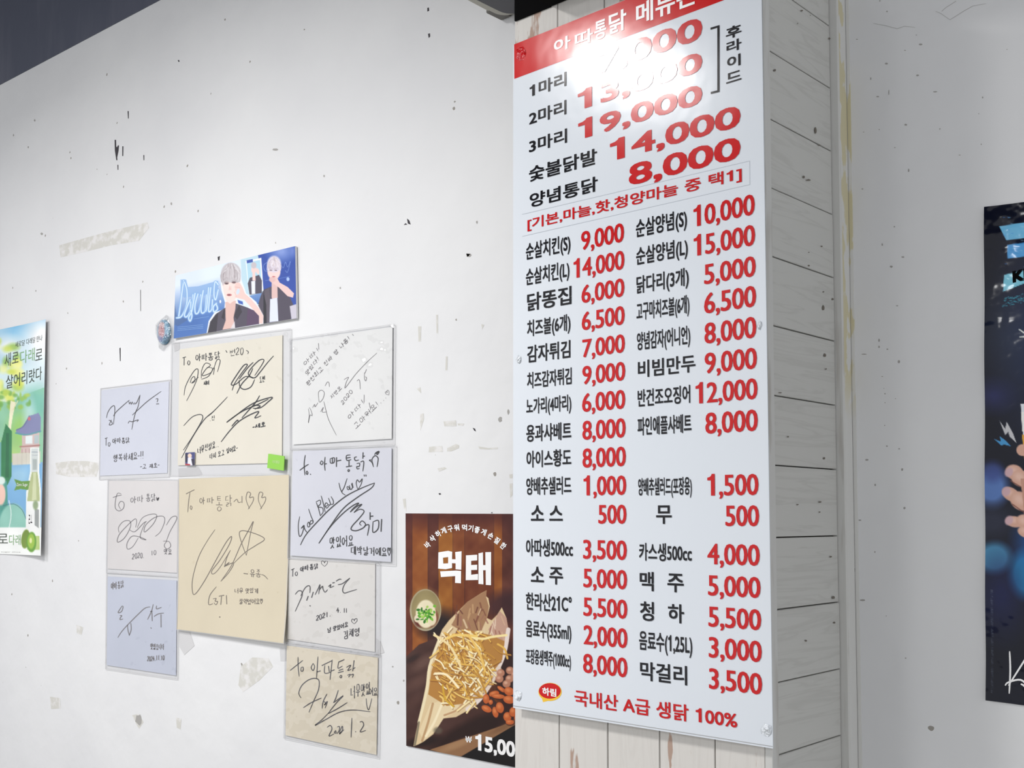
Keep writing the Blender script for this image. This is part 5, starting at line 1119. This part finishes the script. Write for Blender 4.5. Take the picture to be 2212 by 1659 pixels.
# ================================================================== dark beer poster on the right wall
KR = (2.9625, 2100, 420); KR2 = (2.861, 2100, 960)
def paint_right(C):
    C.c[:] = (9, 13, 30); C.frame(*KR); C.ell(250, 900, 160, 220, (44, 52, 66), .8, al=.8); C.ell(140, 1290, 100, 80, (48, 52, 110), .8, al=.7); C.ell(420, 900, 200, 500, (30, 44, 80), .8, al=.8)
    def stripe(p, c, sd):
        C.poly(p, c); r = random.Random(sd)
        x0 = min(q[0] for q in p); x1 = max(q[0] for q in p); y0 = min(q[1] for q in p); y1 = max(q[1] for q in p)
        for i in range(40): C.ell(r.uniform(x0+15, x1), r.uniform(y0+25, y1-25), 9, 3, r.choice([(70, 140, 215), (150, 210, 235)]), .4, al=.5)
    stripe([(175, 205), (700, 120), (700, 225), (220, 295)], (110, 184, 224), 1); stripe([(225, 325), (700, 250), (700, 345), (228, 412)], (84, 160, 220), 2); stripe([(205, 515), (700, 400), (700, 470), (332, 570), (198, 622)], (126, 200, 222), 3)
    r = random.Random(8)
    for i in range(240): x = r.uniform(195, 700); y = 690-(x-195)*.2+r.uniform(-26, 30); C.line([(x, y), (x+r.uniform(5, 16), y-3)], 4, (60, 150, 170), .8)
    C.line([(303, 865), (345, 895)], 8, (220, 225, 220)); C.line([(305, 912), (350, 908)], 7, (220, 225, 220))
    C.poly([(176, 1448), (212, 1500), (222, 1455), (262, 1530), (284, 1590), (240, 1550), (232, 1520), (212, 1540)], (196, 196, 200)); C.poly([(142, 1565), (185, 1582), (178, 1548), (215, 1575), (250, 1612), (205, 1600), (188, 1608)], (70, 150, 205))
    C.frame(*KR2)
    C.ell(125, 265, 95, 115, (88, 122, 184), .35); C.ell(130, 170, 60, 60, (60, 76, 140), .5, al=.8); C.ell(140, 700, 100, 92, (76, 150, 188), .3); C.ell(330, 800, 95, 140, (30, 140, 190), .3); C.ell(120, 480, 120, 90, (46, 50, 70), .6, al=.8); C.ell(180, 930, 120, 200, (20, 28, 80), .8, al=.8); C.ell(450, 600, 160, 160, (30, 90, 160), .5)
    # beer glass, then the fingers around it
    C.poly([(300, -250), (620, -250), (580, 330), (345, 330), (315, -60)], (222, 226, 232)); C.poly([(308, -60), (605, -60), (580, 320), (345, 320)], (226, 170, 70)); C.poly([(302, -200), (615, -200), (607, -80), (310, -80)], (240, 240, 236)); C.ell(470, 100, 60, 160, (244, 200, 110), .5)
    sk = (212, 166, 146)
    C.poly([(300, 60), (330, -20), (420, 0), (420, 120)], sk); C.ell(310, 35, 36, 36, sk, .08)
    for (x, y, a, b, g) in ((262, 172, 56, 46, 20), (300, 210, 60, 50, 25), (240, 308, 60, 40, 32), (300, 350, 70, 55, 35), (262, 478, 56, 34, 10), (330, 480, 60, 46, 20), (345, 545, 66, 36, 15)): C.ell(x, y, a, b, sk, .08, g); C.ell(x-10, y-10, a*.5, b*.45, (232, 194, 178), .6, g, .8)
    for (x, y) in ((228, 172), (212, 292), (228, 470)): C.ell(x, y, 24, 30, (206, 170, 176), .2, 30)
    C.poly([(300, 210), (460, 230), (500, 560), (380, 600), (330, 520)], (196, 148, 128)); C.line([(238, 225), (300, 262)], 7, (120, 70, 60), .8); C.line([(250, 370), (320, 420)], 7, (120, 70, 60), .8)
    for i in range(60): y = 900+i*10.7; C.line([(120, y), (130, y+r.uniform(-2, 2))], 3, (120, 128, 140), .6)
rsh = Sheet([(2127, 447.7), (2470, 402), (2470, 1560), (2130.8, 1512.4)], B1, 0.003, lambda u, v: 0.0012*np.sin(v*26)*np.exp(-u*9)+0.003*np.exp(-u*12))
M['laminate'] = mat('laminate_print', (255, 255, 255), 0.10, 0.26, vcol=True, bump=(13, 0.4, 0.015))
rp = rsh.build('beer_poster', M['laminate'], nu=200, nv=620, th=0.0008, paint=paint_right)
tag(rp, 'glossy dark navy beer poster with hand and glass on the right wall', 'poster')
type_px('lettering', 'KL', rsh, (2100+260/2.9625, 420+566/2.9625), (42, -9.5), (-1, -25), M['black'], rp, 0.05, 0.0007)
sg = Ink(*KR2)
for p in ([(232, 1278), (236, 1400), (230, 1540)], [(420, 1180), (320, 1340), (225, 1490)], [(205, 1490), (225, 1470), (300, 1455), (360, 1500), (420, 1470)], [(300, 1480), (330, 1500), (420, 1600)]): sg.st(p, 4)
sg.build('signature', rsh, M['print_white'], rp, 0.0007)

for o in bpy.data.objects:
    if '_o' in o: del o['_o']
